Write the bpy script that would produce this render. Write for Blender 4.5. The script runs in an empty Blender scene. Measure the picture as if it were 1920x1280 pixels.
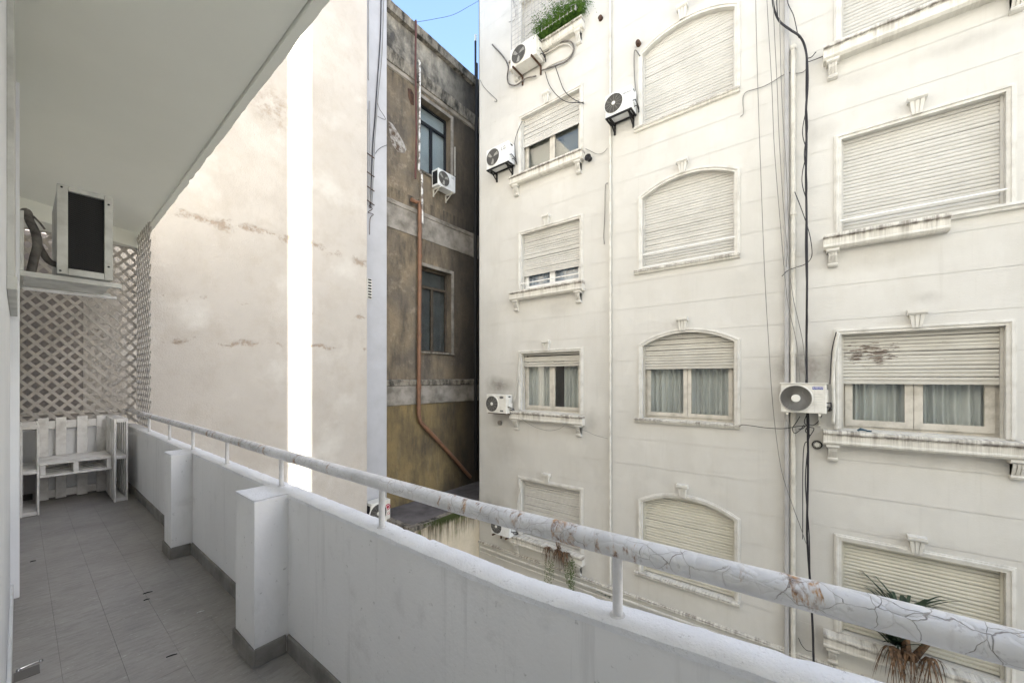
import bpy, math, random
from mathutils import Vector, Matrix, noise as mnoise
from math import sin, cos, pi, radians as R
random.seed(7)
SC = bpy.context.scene
COL = SC.collection
# ------------------------------------------------------------ camera, sky, sun, exposure
# origin = lens; +Y runs along the balcony, +X across the court, z = 0 at eye height (1.45 m above the balcony floor)
FPX, U0, V0, YAW = 717.0, 960.0, 708.0, 52.22
cam = bpy.data.cameras.new('camera'); camo = bpy.data.objects.new('camera', cam); COL.objects.link(camo)
camo.location = (0, 0, 0); camo.rotation_euler = (R(90), 0, R(-YAW))
cam.sensor_width = 36; cam.lens = FPX/1920*36; cam.shift_y = 68/1920; cam.clip_start = .02; cam.clip_end = 2000
SC.camera = camo
SUN_EL, SUN_AZ = 30, 20      # degrees; azimuth turned from -Y towards +X
w = bpy.data.worlds.new('World'); SC.world = w; w.use_nodes = True
nt = w.node_tree; nt.nodes.clear()
sky = nt.nodes.new('ShaderNodeTexSky'); sky.sky_type = 'NISHITA'; sky.sun_disc = False
sky.sun_elevation = R(SUN_EL); sky.sun_rotation = R(180-SUN_AZ); sky.dust_density = 1.0; sky.ozone_density = 1.5; sky.altitude = 0
bg = nt.nodes.new('ShaderNodeBackground'); bg.inputs[1].default_value = .12
wo = nt.nodes.new('ShaderNodeOutputWorld'); nt.links.new(sky.outputs[0], bg.inputs[0]); nt.links.new(bg.outputs[0], wo.inputs[0])
sl = bpy.data.lights.new('sun', 'SUN'); sl.energy = 5; sl.angle = R(.5); sl.color = (1, .95, .86)
so = bpy.data.objects.new('sun', sl); so.rotation_euler = (R(90-SUN_EL), 0, R(SUN_AZ)); COL.objects.link(so)
SC.view_settings.view_transform = 'Standard'; SC.view_settings.look = 'None'; SC.view_settings.gamma = 1
SC.view_settings.use_curve_mapping = False; SC.view_settings.exposure = 2.38
SC.cycles.max_bounces = 10; SC.cycles.diffuse_bounces = 7; SC.cycles.transparent_max_bounces = 12

# ------------------------------------------------------------ measuring: photograph pixel -> point on a plane of the place
_S, _C = sin(R(YAW)), cos(R(YAW))
def ray(u, v):
    r = (u-U0)/FPX
    return _S+r*_C, _C-r*_S, (V0-v)/FPX
def onX(u, v, X): d = ray(u, v); t = X/d[0]; return Vector((X, t*d[1], t*d[2]))
def onY(u, v, Y): d = ray(u, v); t = Y/d[1]; return Vector((t*d[0], Y, t*d[2]))

# ------------------------------------------------------------ material helpers
class NT:
    def __init__(s, m): s.t = m.node_tree; s.tc = None
    def new(s, k): return s.t.nodes.new(k)
    def put(s, sock, v):
        if hasattr(v, 'is_linked') or isinstance(v, bpy.types.NodeSocket): s.t.links.new(v, sock)
        elif isinstance(v, (tuple, list)) and len(v) == 3 and sock.type == 'RGBA': sock.default_value = (*v, 1)
        else: sock.default_value = v
    def co(s, which='Object'):
        if not s.tc: s.tc = s.new('ShaderNodeTexCoord')
        return s.tc.outputs[which]
    def mp(s, v, sc, loc=(0, 0, 0), rot=(0, 0, 0)):
        n = s.new('ShaderNodeMapping'); s.put(n.inputs[0], v); n.inputs['Scale'].default_value = sc
        n.inputs['Location'].default_value = loc; n.inputs['Rotation'].default_value = rot; return n.outputs[0]
    def noise(s, v, sc, det=4, ro=.55, dist=0):
        n = s.new('ShaderNodeTexNoise'); s.put(n.inputs['Vector'], v); n.inputs['Scale'].default_value = sc
        n.inputs['Detail'].default_value = det; n.inputs['Roughness'].default_value = ro; n.inputs['Distortion'].default_value = dist
        return n.outputs[0]
    def vor(s, v, sc, feat='DISTANCE_TO_EDGE', rnd=1):
        n = s.new('ShaderNodeTexVoronoi'); n.feature = feat; s.put(n.inputs['Vector'], v)
        n.inputs['Scale'].default_value = sc; n.inputs['Randomness'].default_value = rnd; return n.outputs[0]
    def warp(s, v, sc, amt):
        n = s.new('ShaderNodeTexNoise'); s.put(n.inputs['Vector'], v); n.inputs['Scale'].default_value = sc; n.inputs['Detail'].default_value = 3
        a = s.new('ShaderNodeVectorMath'); a.operation = 'SUBTRACT'; s.put(a.inputs[0], n.outputs[1]); a.inputs[1].default_value = (.5, .5, .5)
        b = s.new('ShaderNodeVectorMath'); b.operation = 'SCALE'; s.put(b.inputs[0], a.outputs[0]); b.inputs['Scale'].default_value = amt
        c = s.new('ShaderNodeVectorMath'); c.operation = 'ADD'; s.put(c.inputs[0], v); s.put(c.inputs[1], b.outputs[0]); return c.outputs[0]
    def m(s, op, a, b=0.0, c=None, clamp=False):
        n = s.new('ShaderNodeMath'); n.operation = op; n.use_clamp = clamp; s.put(n.inputs[0], a); s.put(n.inputs[1], b)
        if c is not None: s.put(n.inputs[2], c)
        return n.outputs[0]
    def rng(s, f, a, b, c=0.0, d=1.0):
        n = s.new('ShaderNodeMapRange'); n.clamp = True; s.put(n.inputs[0], f)
        for i, x in enumerate((a, b, c, d)): n.inputs[i+1].default_value = x
        return n.outputs[0]
    def mix(s, f, a, b):
        n = s.new('ShaderNodeMix'); n.data_type = 'RGBA'; s.put(n.inputs[0], f); s.put(n.inputs[6], a); s.put(n.inputs[7], b); return n.outputs[2]
    def sep(s, v): n = s.new('ShaderNodeSeparateXYZ'); s.put(n.inputs[0], v); return n.outputs
def material(name, base=(.5, .5, .5), rough=.8, fn=None, metal=0, spec=.3):
    m = bpy.data.materials.new(name); m.use_nodes = True
    b = m.node_tree.nodes['Principled BSDF']; b.inputs['Base Color'].default_value = (*base, 1)
    b.inputs['Roughness'].default_value = rough; b.inputs['Metallic'].default_value = metal
    b.inputs['Specular IOR Level'].default_value = spec
    if fn:
        n = NT(m); r = fn(n); c, h, strength, dist = (r+(None, None, None))[:4] if isinstance(r, tuple) else (r, None, None, None)
        if c is not None: n.put(b.inputs['Base Color'], c)
        if h is not None:
            bp = n.new('ShaderNodeBump'); bp.inputs['Strength'].default_value = strength; bp.inputs['Distance'].default_value = dist
            n.put(bp.inputs['Height'], h); m.node_tree.links.new(bp.outputs[0], b.inputs['Normal'])
    return m
def paint(name, base, dark, rough=.7, sc=3.0, amt=(.35, .75), bump=.25, bsc=60, bd=.004, metal=0, spec=.3):
    def fn(n):
        v = n.co(); a = n.noise(v, sc, 6, .6); f = n.noise(v, bsc, 4, .6)
        c = n.mix(n.rng(a, *amt), base, dark)
        c = n.mix(n.rng(n.noise(v, sc*9, 5, .7), .55, .8, 0, .35), c, dark)
        return c, f, bump, bd
    return material(name, base, rough, fn, metal, spec)

# ------------------------------------------------------------ mesh helpers
class MB:
    def __init__(s): s.v = []; s.f = []; s.mi = []
    def add(s, vs, fs, mi=0):
        o = len(s.v); s.v += [tuple(p) for p in vs]; s.f += [tuple(o+i for i in f) for f in fs]; s.mi += [mi]*len(fs); return s
    def box(s, x0, y0, z0, x1, y1, z1, mi=0):
        vs = [(x, y, z) for z in (z0, z1) for y in (y0, y1) for x in (x0, x1)]
        return s.add(vs, [(0, 2, 3, 1), (4, 5, 7, 6), (0, 1, 5, 4), (2, 6, 7, 3), (0, 4, 6, 2), (1, 3, 7, 5)], mi)
    def obox(s, a, b, wd, th, up=(0, 0, 1), mi=0):
        a, b = Vector(a), Vector(b); d = (b-a).normalized(); up = Vector(up)
        sx = d.cross(up).normalized(); uz = sx.cross(d).normalized(); vs = []
        for p in (a, b):
            for i, j in ((-1, -1), (1, -1), (1, 1), (-1, 1)): vs.append(p+sx*(i*wd/2)+uz*(j*th/2))
        return s.add(vs, [(0, 1, 2, 3), (7, 6, 5, 4), (0, 4, 5, 1), (1, 5, 6, 2), (2, 6, 7, 3), (3, 7, 4, 0)], mi)
    def tube(s, pts, r, n=8, mi=0, cap=True):
        pts = [Vector(p) for p in pts]; rs = r if isinstance(r, (list, tuple)) else [r]*len(pts)
        vs = []; ref = None
        for i, p in enumerate(pts):
            d = (pts[min(i+1, len(pts)-1)]-pts[max(i-1, 0)]).normalized()
            if ref is None or abs(ref.dot(d)) > .98: ref = Vector((0, 0, 1)) if abs(d.z) < .9 else Vector((1, 0, 0))
            a = d.cross(ref).normalized(); b = a.cross(d).normalized(); ref = b
            for k in range(n):
                t = 2*pi*k/n; vs.append(p+a*(rs[i]*cos(t))+b*(rs[i]*sin(t)))
        fs = [(i*n+k, i*n+(k+1) % n, (i+1)*n+(k+1) % n, (i+1)*n+k) for i in range(len(pts)-1) for k in range(n)]
        if cap: fs += [tuple(range(n-1, -1, -1)), tuple((len(pts)-1)*n+k for k in range(n))]
        return s.add(vs, fs, mi)
    def disc(s, c, ax, r0, r1=None, h=0, n=28, mi=0):
        c, ax = Vector(c), Vector(ax).normalized(); r = Vector((0, 0, 1)) if abs(ax.z) < .9 else Vector((1, 0, 0))
        a = ax.cross(r).normalized(); b = a.cross(ax); r1 = r0 if r1 is None else r1
        vs = [c+a*(r0*cos(2*pi*k/n))+b*(r0*sin(2*pi*k/n)) for k in range(n)]+[c+ax*h+a*(r1*cos(2*pi*k/n))+b*(r1*sin(2*pi*k/n)) for k in range(n)]
        return s.add(vs, [tuple(range(n, 2*n))]+[(k, (k+1) % n, n+(k+1) % n, n+k) for k in range(n)]+[tuple(range(n-1, -1, -1))], mi)
    def ring(s, c, ax, r, t, n=32, k=5, mi=0):
        c, ax = Vector(c), Vector(ax).normalized(); q = Vector((0, 0, 1)) if abs(ax.z) < .9 else Vector((1, 0, 0))
        a = ax.cross(q).normalized(); b = a.cross(ax); vs = []
        for i in range(n):
            e = a*cos(2*pi*i/n)+b*sin(2*pi*i/n)
            for j in range(k): vs.append(c+e*(r+t*cos(2*pi*j/k))+ax*(t*sin(2*pi*j/k)))
        return s.add(vs, [(i*k+j, i*k+(j+1) % k, ((i+1) % n)*k+(j+1) % k, ((i+1) % n)*k+j) for i in range(n) for j in range(k)], mi)
    def sweep(s, prof, y0, y1, ax='Y', n=1, jit=None, mi=0):
        """prof: closed list of (a, z); swept along Y (a = x) or X (a = y)"""
        m = len(prof); vs = []
        for i in range(n+1):
            y = y0+(y1-y0)*i/n
            for k, (a, z) in enumerate(prof):
                if jit: a, z = jit(k, a, z, y)
                vs.append((a, y, z) if ax == 'Y' else (y, a, z))
        fs = [(i*m+k, i*m+(k+1) % m, (i+1)*m+(k+1) % m, (i+1)*m+k) for i in range(n) for k in range(m)]
        return s.add(vs, fs+[tuple(range(m)), tuple(n*m+k for k in range(m))], mi)
    def mesh(s, name):
        me = bpy.data.meshes.new(name); me.from_pydata(s.v, [], s.f); me.update(); return me
    def build(s, name, mats, parent=None, smooth=False, bevel=0, loc=None, fix=False):
        me = s.mesh(name)
        for m in (mats if isinstance(mats, (list, tuple)) else [mats]): me.materials.append(m)
        me.polygons.foreach_set('material_index', s.mi)
        import bmesh
        b = bmesh.new(); b.from_mesh(me); bmesh.ops.recalc_face_normals(b, faces=b.faces); b.to_mesh(me); b.free()
        if smooth:
            me.polygons.foreach_set('use_smooth', [True]*len(me.polygons))
            if smooth != 'all': me.set_sharp_from_angle(angle=R(35))
        o = bpy.data.objects.new(name, me); COL.objects.link(o)
        if parent: o.parent = parent
        if loc: o.location = loc
        if bevel:
            md = o.modifiers.new('bevel', 'BEVEL'); md.width = bevel; md.segments = 2; md.limit_method = 'ANGLE'
        return o
def link_copy(src, parent=None, loc=None, rot=None):
    o = src.copy(); COL.objects.link(o)
    if parent: o.parent = parent
    if loc is not None: o.location = loc
    if rot is not None: o.rotation_euler = rot
    return o
def tag(o, label=None, cat=None, group=None, kind=None):
    for k, v in (('label', label), ('category', cat), ('group', group), ('kind', kind)):
        if v: o[k] = v
    return o
def empty(name, loc=(0, 0, 0), rz=0):
    o = bpy.data.objects.new(name, None); o.empty_display_size = .1; o.location = loc; o.rotation_euler = (0, 0, rz); COL.objects.link(o); return o
def smooth_path(pts, k=6):
    pts = [Vector(p) for p in pts]; out = []
    P = [pts[0]*2-pts[1]]+pts+[pts[-1]*2-pts[-2]]
    for i in range(1, len(P)-2):
        a, b, c, d = P[i-1:i+3]
        for j in range(k):
            t = j/k; out.append(.5*((2*b)+(c-a)*t+(2*a-5*b+4*c-d)*t*t+(3*b-a-3*c+d)*t**3))
    return out+[pts[-1]]
def nz(*a): return mnoise.noise(Vector((list(a)+[0.37, 0.11])[:3]))

# ------------------------------------------------------------ materials
def smudge(n, v, spots):
    """dirt patches with places of their own: (y, z, radius y, radius z, strength)"""
    vw = n.warp(v, 3.0, .25); x, y, z = n.sep(vw); tot = 0.0
    for (cy, cz, ry, rz, st) in spots:
        a = n.m('DIVIDE', n.m('SUBTRACT', y, cy), ry); b = n.m('DIVIDE', n.m('SUBTRACT', z, cz), rz)
        d = n.m('SQRT', n.m('ADD', n.m('MULTIPLY', a, a), n.m('MULTIPLY', b, b)))
        tot = n.m('MAXIMUM', tot, n.m('MULTIPLY', n.rng(d, 1.0, .25), st))
    return tot
def _sp(u, v, ru, rv, st): p = onX(u, v, 7.6); t = p.x/(ray(u, v)[0]); return (p.y, p.z, ru*t/FPX, rv*t/FPX, st)
SPOTS = [_sp(935, 722, 38, 22, .85), _sp(1508, 690, 70, 52, .85), _sp(1135, 600, 14, 60, .12), _sp(925, 960, 50, 34, .6), _sp(1108, 790, 22, 30, .35),
         _sp(945, 835, 40, 40, .25), _sp(1290, 5, 60, 22, .3), _sp(1600, 150, 60, 22, .2), _sp(1740, 560, 30, 14, .25), _sp(1810, 80, 110, 20, .25),
         _sp(1650, 485, 120, 22, .22), _sp(1510, 1190, 60, 45, .3), _sp(1720, 860, 160, 20, .22), _sp(1540, 250, 30, 22, .22), _sp(1050, 575, 60, 20, .2)]
def f_facade(n):
    v = n.co(); a = n.noise(v, .7, 5, .6); b = n.noise(n.mp(v, (1, 1, .25)), 3.2, 6, .65)
    c = n.mix(n.rng(a, .35, .7), (.60, .585, .545), (.53, .515, .475)); c = n.mix(n.rng(b, .50, .80, 0, .45), c, (.50, .475, .42))
    streak = n.noise(n.mp(v, (1, 7, .35)), 1.5, 6, .7); c = n.mix(n.rng(streak, .58, .76, 0, .24), c, (.40, .38, .335)); c = n.mix(n.rng(n.noise(n.mp(v, (1, 1.2, 1.2), (4, 4, 4)), 1.1, 3, .5), .56, .60, 0, .16), c, (.68, .67, .63))
    c = n.mix(n.m('MULTIPLY', smudge(n, v, SPOTS), n.rng(n.noise(v, 7, 5, .7), .3, .65, .55, 1)), c, (.20, .18, .155))
    sp = n.noise(v, 55, 3, .6); c = n.mix(n.rng(sp, .70, .76, 0, .5), c, (.3, .28, .25))
    h = n.m('ADD', n.noise(v, 45, 5, .6), n.m('MULTIPLY', n.noise(v, 4, 3, .5), 2.0)); return c, h, .35, .006
M = {}
M['facade'] = material('cream_facade_paint', (.8, .78, .7), .85, f_facade)
M['joint'] = paint('joint_dirt', (.62, .605, .56), (.40, .37, .32), .95, .9, (.50, .74))
M['trim'] = paint('facade_trim_paint', (.64, .625, .58), (.44, .42, .375), .75, 5, (.45, .85))
def f_sill(n):
    g = n.co('Generated'); v = n.co(); z = n.sep(g)[2]
    st = n.noise(n.mp(v, (1, 17, .8)), 1.0, 7, .75); top = n.m('MULTIPLY', n.rng(z, .15, .85, .3, 1.0), n.rng(n.noise(n.mp(v, (1, 1, .3)), 2.7, 4, .6), .38, .60, .15, 1.0))
    k = n.m('MULTIPLY', n.rng(st, .42, .58), top); band = n.m('MULTIPLY', n.rng(n.noise(v, 9, 5, .7), .35, .6), n.rng(n.m('ABSOLUTE', n.m('SUBTRACT', z, .76)), .16, .05))
    c = n.mix(n.m('MULTIPLY', k, .8), (.66, .64, .58), (.17, .145, .12)); c = n.mix(n.m('MULTIPLY', band, .8), c, (.12, .10, .085))
    return c, n.noise(v, 40, 5, .6), .4, .006
M['sill'] = material('weathered_sill', (.6, .6, .5), .85, f_sill)
def f_shut(base, dark, peel):
    def fn(n):
        v = n.new('ShaderNodeNewGeometry').outputs['Position']; lt = n.noise(n.mp(v, (1, 1.6, 1.6)), 1.2, 6, .65); c = n.mix(n.rng(lt, .42, .72, 0, .6), base, dark)
        ln = n.noise(n.mp(v, (1, .8, 19)), 1.0, 3, .6); c = n.mix(n.rng(ln, .5, .75, 0, .3), c, dark)
        x, y, z = n.sep(v); d1 = n.m('DIVIDE', n.m('ADD', y, .72), .42); d2 = n.m('DIVIDE', n.m('SUBTRACT', z, .36), .22)     # the worst flaking: upper left of the wide shutter
        pk = n.rng(n.m('SQRT', n.m('ADD', n.m('MULTIPLY', d1, d1), n.m('MULTIPLY', d2, d2))), 1.1, .4, 0, .19)
        p = n.m('ADD', n.noise(n.mp(v, (1, 2.2, 14)), 3.0, 6, .7), pk); c = n.mix(n.rng(p, peel, peel+.03), c, (.16, .13, .105)); return c, n.noise(v, 60, 3, .5), .15, .003
    return fn
M['shut'] = material('shutter_paint', (.7, .68, .6), .55, f_shut((.57, .555, .515), (.43, .415, .375), .70))
M['shut_old'] = material('shutter_paint_peeling', (.6, .57, .5), .6, f_shut((.54, .52, .465), (.39, .365, .315), .66))
M['shut_yel'] = material('shutter_paint_yellowed', (.7, .66, .5), .6, f_shut((.60, .575, .49), (.47, .45, .37), .72))
M['sash'] = paint('sash_paint', (.58, .545, .475), (.33, .30, .245), .6, 7, (.45, .8))
M['sash_white'] = paint('sash_white_paint', (.8, .79, .76), (.55, .53, .48), .5, 7, (.55, .85))
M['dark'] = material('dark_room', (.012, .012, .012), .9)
def f_curt(n):
    v = n.co(); return n.mix(n.rng(n.noise(n.mp(v, (1, 1, .3)), 5, 4), .3, .7), (.60, .60, .57), (.42, .43, .41))
M['curtain'] = material('curtain_cloth', (.6, .6, .58), .9, f_curt)
M['curtain_blue'] = material('blue_curtain_cloth', (.42, .47, .55), .9)
M['blind'] = material('grey_blind', (.22, .22, .195), .9)
gm = bpy.data.materials.new('window_glass'); gm.use_nodes = True; n_ = gm.node_tree; n_.nodes.clear()
o_ = n_.nodes.new('ShaderNodeOutputMaterial'); mx = n_.nodes.new('ShaderNodeMixShader'); tr = n_.nodes.new('ShaderNodeBsdfTransparent')
gl = n_.nodes.new('ShaderNodeBsdfGlossy'); gl.inputs['Roughness'].default_value = .03; tr.inputs[0].default_value = (.93, .945, .94, 1)
q_ = NT(gm); ge = q_.new('ShaderNodeNewGeometry'); dt = q_.new('ShaderNodeVectorMath'); dt.operation = 'DOT_PRODUCT'
q_.put(dt.inputs[0], ge.outputs['Incoming']); q_.put(dt.inputs[1], ge.outputs['Normal'])
n_.links.new(q_.m('ADD', .05, q_.m('MULTIPLY', .95, q_.m('POWER', q_.m('SUBTRACT', 1.0, q_.m('ABSOLUTE', dt.outputs['Value']), clamp=True), 5.0))), mx.inputs[0]); n_.links.new(tr.outputs[0], mx.inputs[1]); n_.links.new(gl.outputs[0], mx.inputs[2]); n_.links.new(mx.outputs[0], o_.inputs[0])
M['glass'] = gm
PZ = [onY(600, 468, 8.0).z, onY(640, 592, 8.0).z, onY(600, 652, 8.0).z]
def f_cream(n):
    v = n.co(); x, y, z = n.sep(v); a = n.noise(v, .55, 6, .62); b = n.noise(v, 3.2, 8, .68)
    c = n.mix(n.rng(a, .35, .68), (.55, .51, .46), (.47, .435, .39)); c = n.mix(n.rng(b, .48, .74, 0, .6), c, (.44, .39, .33)); c = n.mix(n.rng(n.noise(n.mp(v, (1, 1, .5)), 1.3, 8, .7), .54, .72, 0, .6), c, (.42, .375, .325))
    c = n.mix(n.rng(n.noise(v, .9, 5, .6), .56, .72, 0, .5), c, (.70, .68, .63))
    wz = n.m('ADD', z, n.m('MULTIPLY', n.m('SUBTRACT', n.noise(v, 1.6, 5, .7), .5), .55)); tot = 0.0
    for i, (z0, wd, thr) in enumerate(((PZ[0]+.02, .10, .46), (PZ[1], .05, .54), (PZ[2], .06, .50))):
        d = n.rng(n.m('ABSOLUTE', n.m('SUBTRACT', wz, z0)), wd, wd*.2); p = n.rng(n.noise(n.mp(v, (1, 1, 1), (i*7, 0, i*3)), 2.6, 6, .75), thr, thr+.09)
        tot = n.m('MAXIMUM', tot, n.m('MULTIPLY', d, p))
    # brown stain below the roof slab
    d2 = onY(515, 205, 8.0); a1 = n.m('SUBTRACT', x, d2.x); b1 = n.m('SUBTRACT', z, d2.z)
    dd = n.m('SQRT', n.m('ADD', n.m('MULTIPLY', a1, a1), n.m('MULTIPLY', b1, b1)))
    tot = n.m('MAXIMUM', tot, n.m('MULTIPLY', n.rng(dd, .55, .1), n.rng(n.noise(v, 5, 6, .75), .45, .62)))
    c = n.mix(n.m('MULTIPLY', tot, .85), c, (.33, .26, .20))
    h = n.m('SUBTRACT', n.m('ADD', n.m('MULTIPLY', n.noise(v, 6, 8, .7), 1.5), n.noise(v, 50, 4, .6)), n.m('MULTIPLY', tot, 1.5)); return c, h, .55, .012
M['cream'] = material('stained_cream_render', (.65, .6, .5), .9, f_cream)
M['grey'] = paint('pale_grey_render', (.50, .505, .53), (.41, .41, .425), .85, 1.1, (.35, .7), .15, 30, .004)
def f_old(n):
    v = n.co(); x, y, z = n.sep(v)
    ZC = onY(780, 148, 8.5).z; ZB = onY(780, 400, 8.5).z; ZL = onY(780, 735, 8.5).z
    big = n.noise(v, .8, 6, .62); med = n.noise(v, 3.5, 7, .7); st = n.noise(n.mp(v, (5, 1, .45)), 1.4, 7, .7)
    mid = n.mix(n.rng(big, .40, .62), (.27, .215, .145), (.165, .14, .11)); mid = n.mix(n.rng(med, .54, .68, 0, .7), mid, (.38, .32, .235))
    low = n.mix(n.rng(big, .38, .66), (.28, .21, .10), (.17, .13, .075)); low = n.mix(n.rng(st, .55, .72, 0, .6), low, (.36, .30, .20))
    top = n.mix(n.rng(n.m('ADD', n.m('MULTIPLY', med, .5), n.m('MULTIPLY', big, .5)), .42, .58), (.10, .095, .085), (.40, .365, .30))
    c = n.mix(n.rng(z, ZB-.3, ZB+.3), mid, mid); c = n.mix(n.rng(z, ZL-.02, ZL+.02), low, mid); c = n.mix(n.rng(z, ZC-.02, ZC+.02), c, top)
    g = n.noise(n.mp(v, (2.2, 1, .6)), 1.2, 7, .72); c = n.mix(n.rng(g, .46, .66, 0, .72), c, (.065, .058, .05))
    # darker towards the corner pipe, and grime under the ledges
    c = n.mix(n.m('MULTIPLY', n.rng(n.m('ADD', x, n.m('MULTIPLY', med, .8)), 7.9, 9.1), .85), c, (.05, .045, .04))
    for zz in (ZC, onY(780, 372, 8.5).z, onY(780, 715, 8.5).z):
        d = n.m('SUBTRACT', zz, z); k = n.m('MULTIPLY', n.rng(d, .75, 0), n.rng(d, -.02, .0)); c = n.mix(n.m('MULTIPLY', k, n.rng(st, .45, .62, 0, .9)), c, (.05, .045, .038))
    pe = n.noise(v, 9, 8, .75); h = n.m('ADD', n.m('MULTIPLY', n.rng(pe, .45, .55), .8), n.noise(v, 40, 4, .6)); return c, h, .7, .015
M['old'] = material('grimy_ochre_render', (.25, .2, .15), .95, f_old)
def f_oldledge(n):
    v = n.co(); a = n.noise(n.mp(v, (3, 3, 1.2)), 1.6, 8, .72); c = n.mix(n.rng(a, .40, .62), (.30, .27, .22), (.045, .042, .036)); return c, n.noise(v, 22, 7, .7), .8, .015
M['oldledge'] = material('blackened_ledge', (.15, .14, .12), .95, f_oldledge)
M['conc'] = paint('bare_concrete', (.34, .31, .27), (.16, .145, .12), .95, 2.5, (.4, .65), .5, 30, .01)
M['brick'] = paint('exposed_masonry', (.40, .38, .35), (.10, .07, .05), .95, 9, (.4, .6), .9, 30, .02)
def f_par(n):
    v = n.co(); a = n.noise(v, 1.3, 5, .6); c = n.mix(n.rng(a, .35, .7), (.86, .86, .855), (.79, .79, .785))
    st = n.noise(n.mp(v, (1, 9, .5)), 1.3, 6, .7); c = n.mix(n.rng(st, .56, .78, 0, .4), c, (.36, .36, .355))
    c = n.mix(n.rng(n.noise(v, 26, 5, .7), .64, .72, 0, .6), c, (.3, .29, .28)); c = n.mix(n.rng(n.noise(v, 4.2, 6, .7), .58, .74, 0, .3), c, (.45, .445, .43)); h = n.m('ADD', n.noise(v, 70, 4, .6), n.m('MULTIPLY', n.noise(v, 8, 4, .6), 1.6)); return c, h, .4, .004
M['parapet'] = material('painted_parapet', (.6, .6, .6), .75, f_par)
def f_cop(n):
    v = n.co(); a = n.noise(v, 5, 6, .65); c = n.mix(n.rng(a, .45, .72, 0, .6), (.84, .85, .87), (.70, .705, .72))
    k = n.noise(n.warp(v, 14, .05), 32, 7, .8); c = n.mix(n.rng(k, .60, .68, 0, .8), c, (.30, .29, .28)); h = n.m('ADD', n.noise(v, 30, 8, .75), n.noise(v, 110, 3, .6)); return c, h, .8, .006
M['coping'] = material('rough_white_coping', (.8, .8, .8), .8, f_cop)
def f_rail(n):
    v = n.co(); vw = n.warp(n.warp(v, 30, .018), 8, .06); y = n.sep(v)[1]
    near = n.rng(y, .75, -.2)                       # the paint lies smoother on the stretch nearest the lens
    e1 = n.vor(n.mp(vw, (1, .75, 1)), 24); e2 = n.vor(n.mp(vw, (1, .6, 1)), 8.5); e3 = n.vor(n.mp(vw, (1, .9, 1), (3, 1, 2)), 15)
    k1 = n.m('MULTIPLY', n.rng(e1, .032, .010), n.rng(n.noise(v, 5.5, 4, .6), .42, .54)); k2 = n.m('MULTIPLY', n.rng(e2, .0055, .0015), n.rng(n.noise(v, 4.1, 3, .6), .40, .46))
    k3 = n.m('MULTIPLY', n.rng(e3, .008, .002), n.rng(n.noise(n.mp(v, (1, 1, 1), (5, 5, 5)), 4.7, 3, .6), .46, .54))
    cr = n.m('MAXIMUM', n.m('MULTIPLY', k1, n.m('SUBTRACT', 1.0, n.m('MULTIPLY', near, .9))), n.m('MULTIPLY', n.m('MAXIMUM', k2, k3), .75))
    c = n.mix(n.rng(n.noise(v, 7, 6, .65), .4, .72), (.80, .795, .79), (.60, .595, .585)); c = n.mix(n.rng(n.noise(v, 60, 4, .6), .62, .7, 0, .5), c, (.42, .40, .38))
    halo = n.m('MULTIPLY', n.rng(e1, .10, .02), n.rng(n.noise(v, 8, 4, .6), .5, .62)); c = n.mix(n.m('MULTIPLY', halo, n.m('SUBTRACT', .55, n.m('MULTIPLY', near, .5))), c, (.38, .29, .22))
    c = n.mix(n.m('MULTIPLY', cr, .8), c, (.19, .135, .10))
    sp = n.noise(n.mp(n.warp(v, 12, .04), (2.2, 6.5, 2.0)), 1.5, 6, .75); rs = n.m('MULTIPLY', n.rng(sp, .565, .615), n.rng(n.noise(v, 26, 5, .7), .42, .58))
    c = n.mix(n.m('MULTIPLY', rs, .92), c, n.mix(n.rng(n.noise(v, 44, 4, .6), .42, .6), (.15, .065, .025), (.50, .27, .10)))
    h = n.m('SUBTRACT', n.m('ADD', n.m('MULTIPLY', n.noise(v, 24, 5, .6), .5), n.m('MULTIPLY', n.rng(e1, 0, .12), .35)), n.m('MULTIPLY', cr, 1.0)); return c, h, .8, .004
M['rail'] = material('cracked_rail_paint', (.6, .6, .6), .5, f_rail, spec=.4)
M['post'] = paint('rail_post_paint', (.70, .70, .71), (.52, .51, .50), .55, 9, (.4, .7), .4, 50, .003)
def f_tile(n):
    v = n.co(); a = n.noise(v, 2.3, 6, .62); c = n.mix(n.rng(a, .35, .68), (.37, .35, .325), (.285, .27, .25))
    st = n.noise(n.mp(v, (14, 60, 1), rot=(0, 0, R(32))), 1.0, 5, .7); c = n.mix(n.rng(st, .45, .75, 0, .6), c, (.17, .165, .155))
    s2 = n.noise(n.mp(v, (30, 130, 1), rot=(0, 0, R(32))), 1.0, 3, .6); c = n.mix(n.rng(s2, .66, .72, 0, .8), c, (.58, .57, .54))
    c = n.mix(n.rng(n.noise(v, .9, 5, .6), .55, .75, 0, .55), c, (.19, .175, .16)); return c, n.noise(v, 60, 4, .6), .25, .003
M['tile'] = material('worn_floor_tile', (.25, .25, .23), .55, f_tile, spec=.4)
M['grout'] = material('dark_grout', (.16, .15, .138), .9)
M['skirt'] = paint('cement_skirting', (.30, .29, .27), (.16, .15, .14), .85, 6, (.35, .7), .4)
M['ceil'] = paint('ceiling_paint', (.87, .88, .81), (.82, .83, .76), .85, .8, (.35, .75), .15, 40, .003)
M['bounce'] = paint('own_building_paint', (.74, .735, .71), (.68, .675, .65), .85, .8, (.4, .8))
M['wall'] = paint('white_wall_paint', (.84, .86, .89), (.74, .76, .79), .8, 1.2, (.4, .8), .15, 60, .003)
M['lattice'] = paint('lattice_paint', (.50, .47, .435), (.38, .355, .32), .75, 5, (.4, .75), .3)
M['backwall'] = paint('grey_pink_wall', (.34, .315, .305), (.28, .26, .25), .9, 2, (.4, .7), .2)
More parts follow.
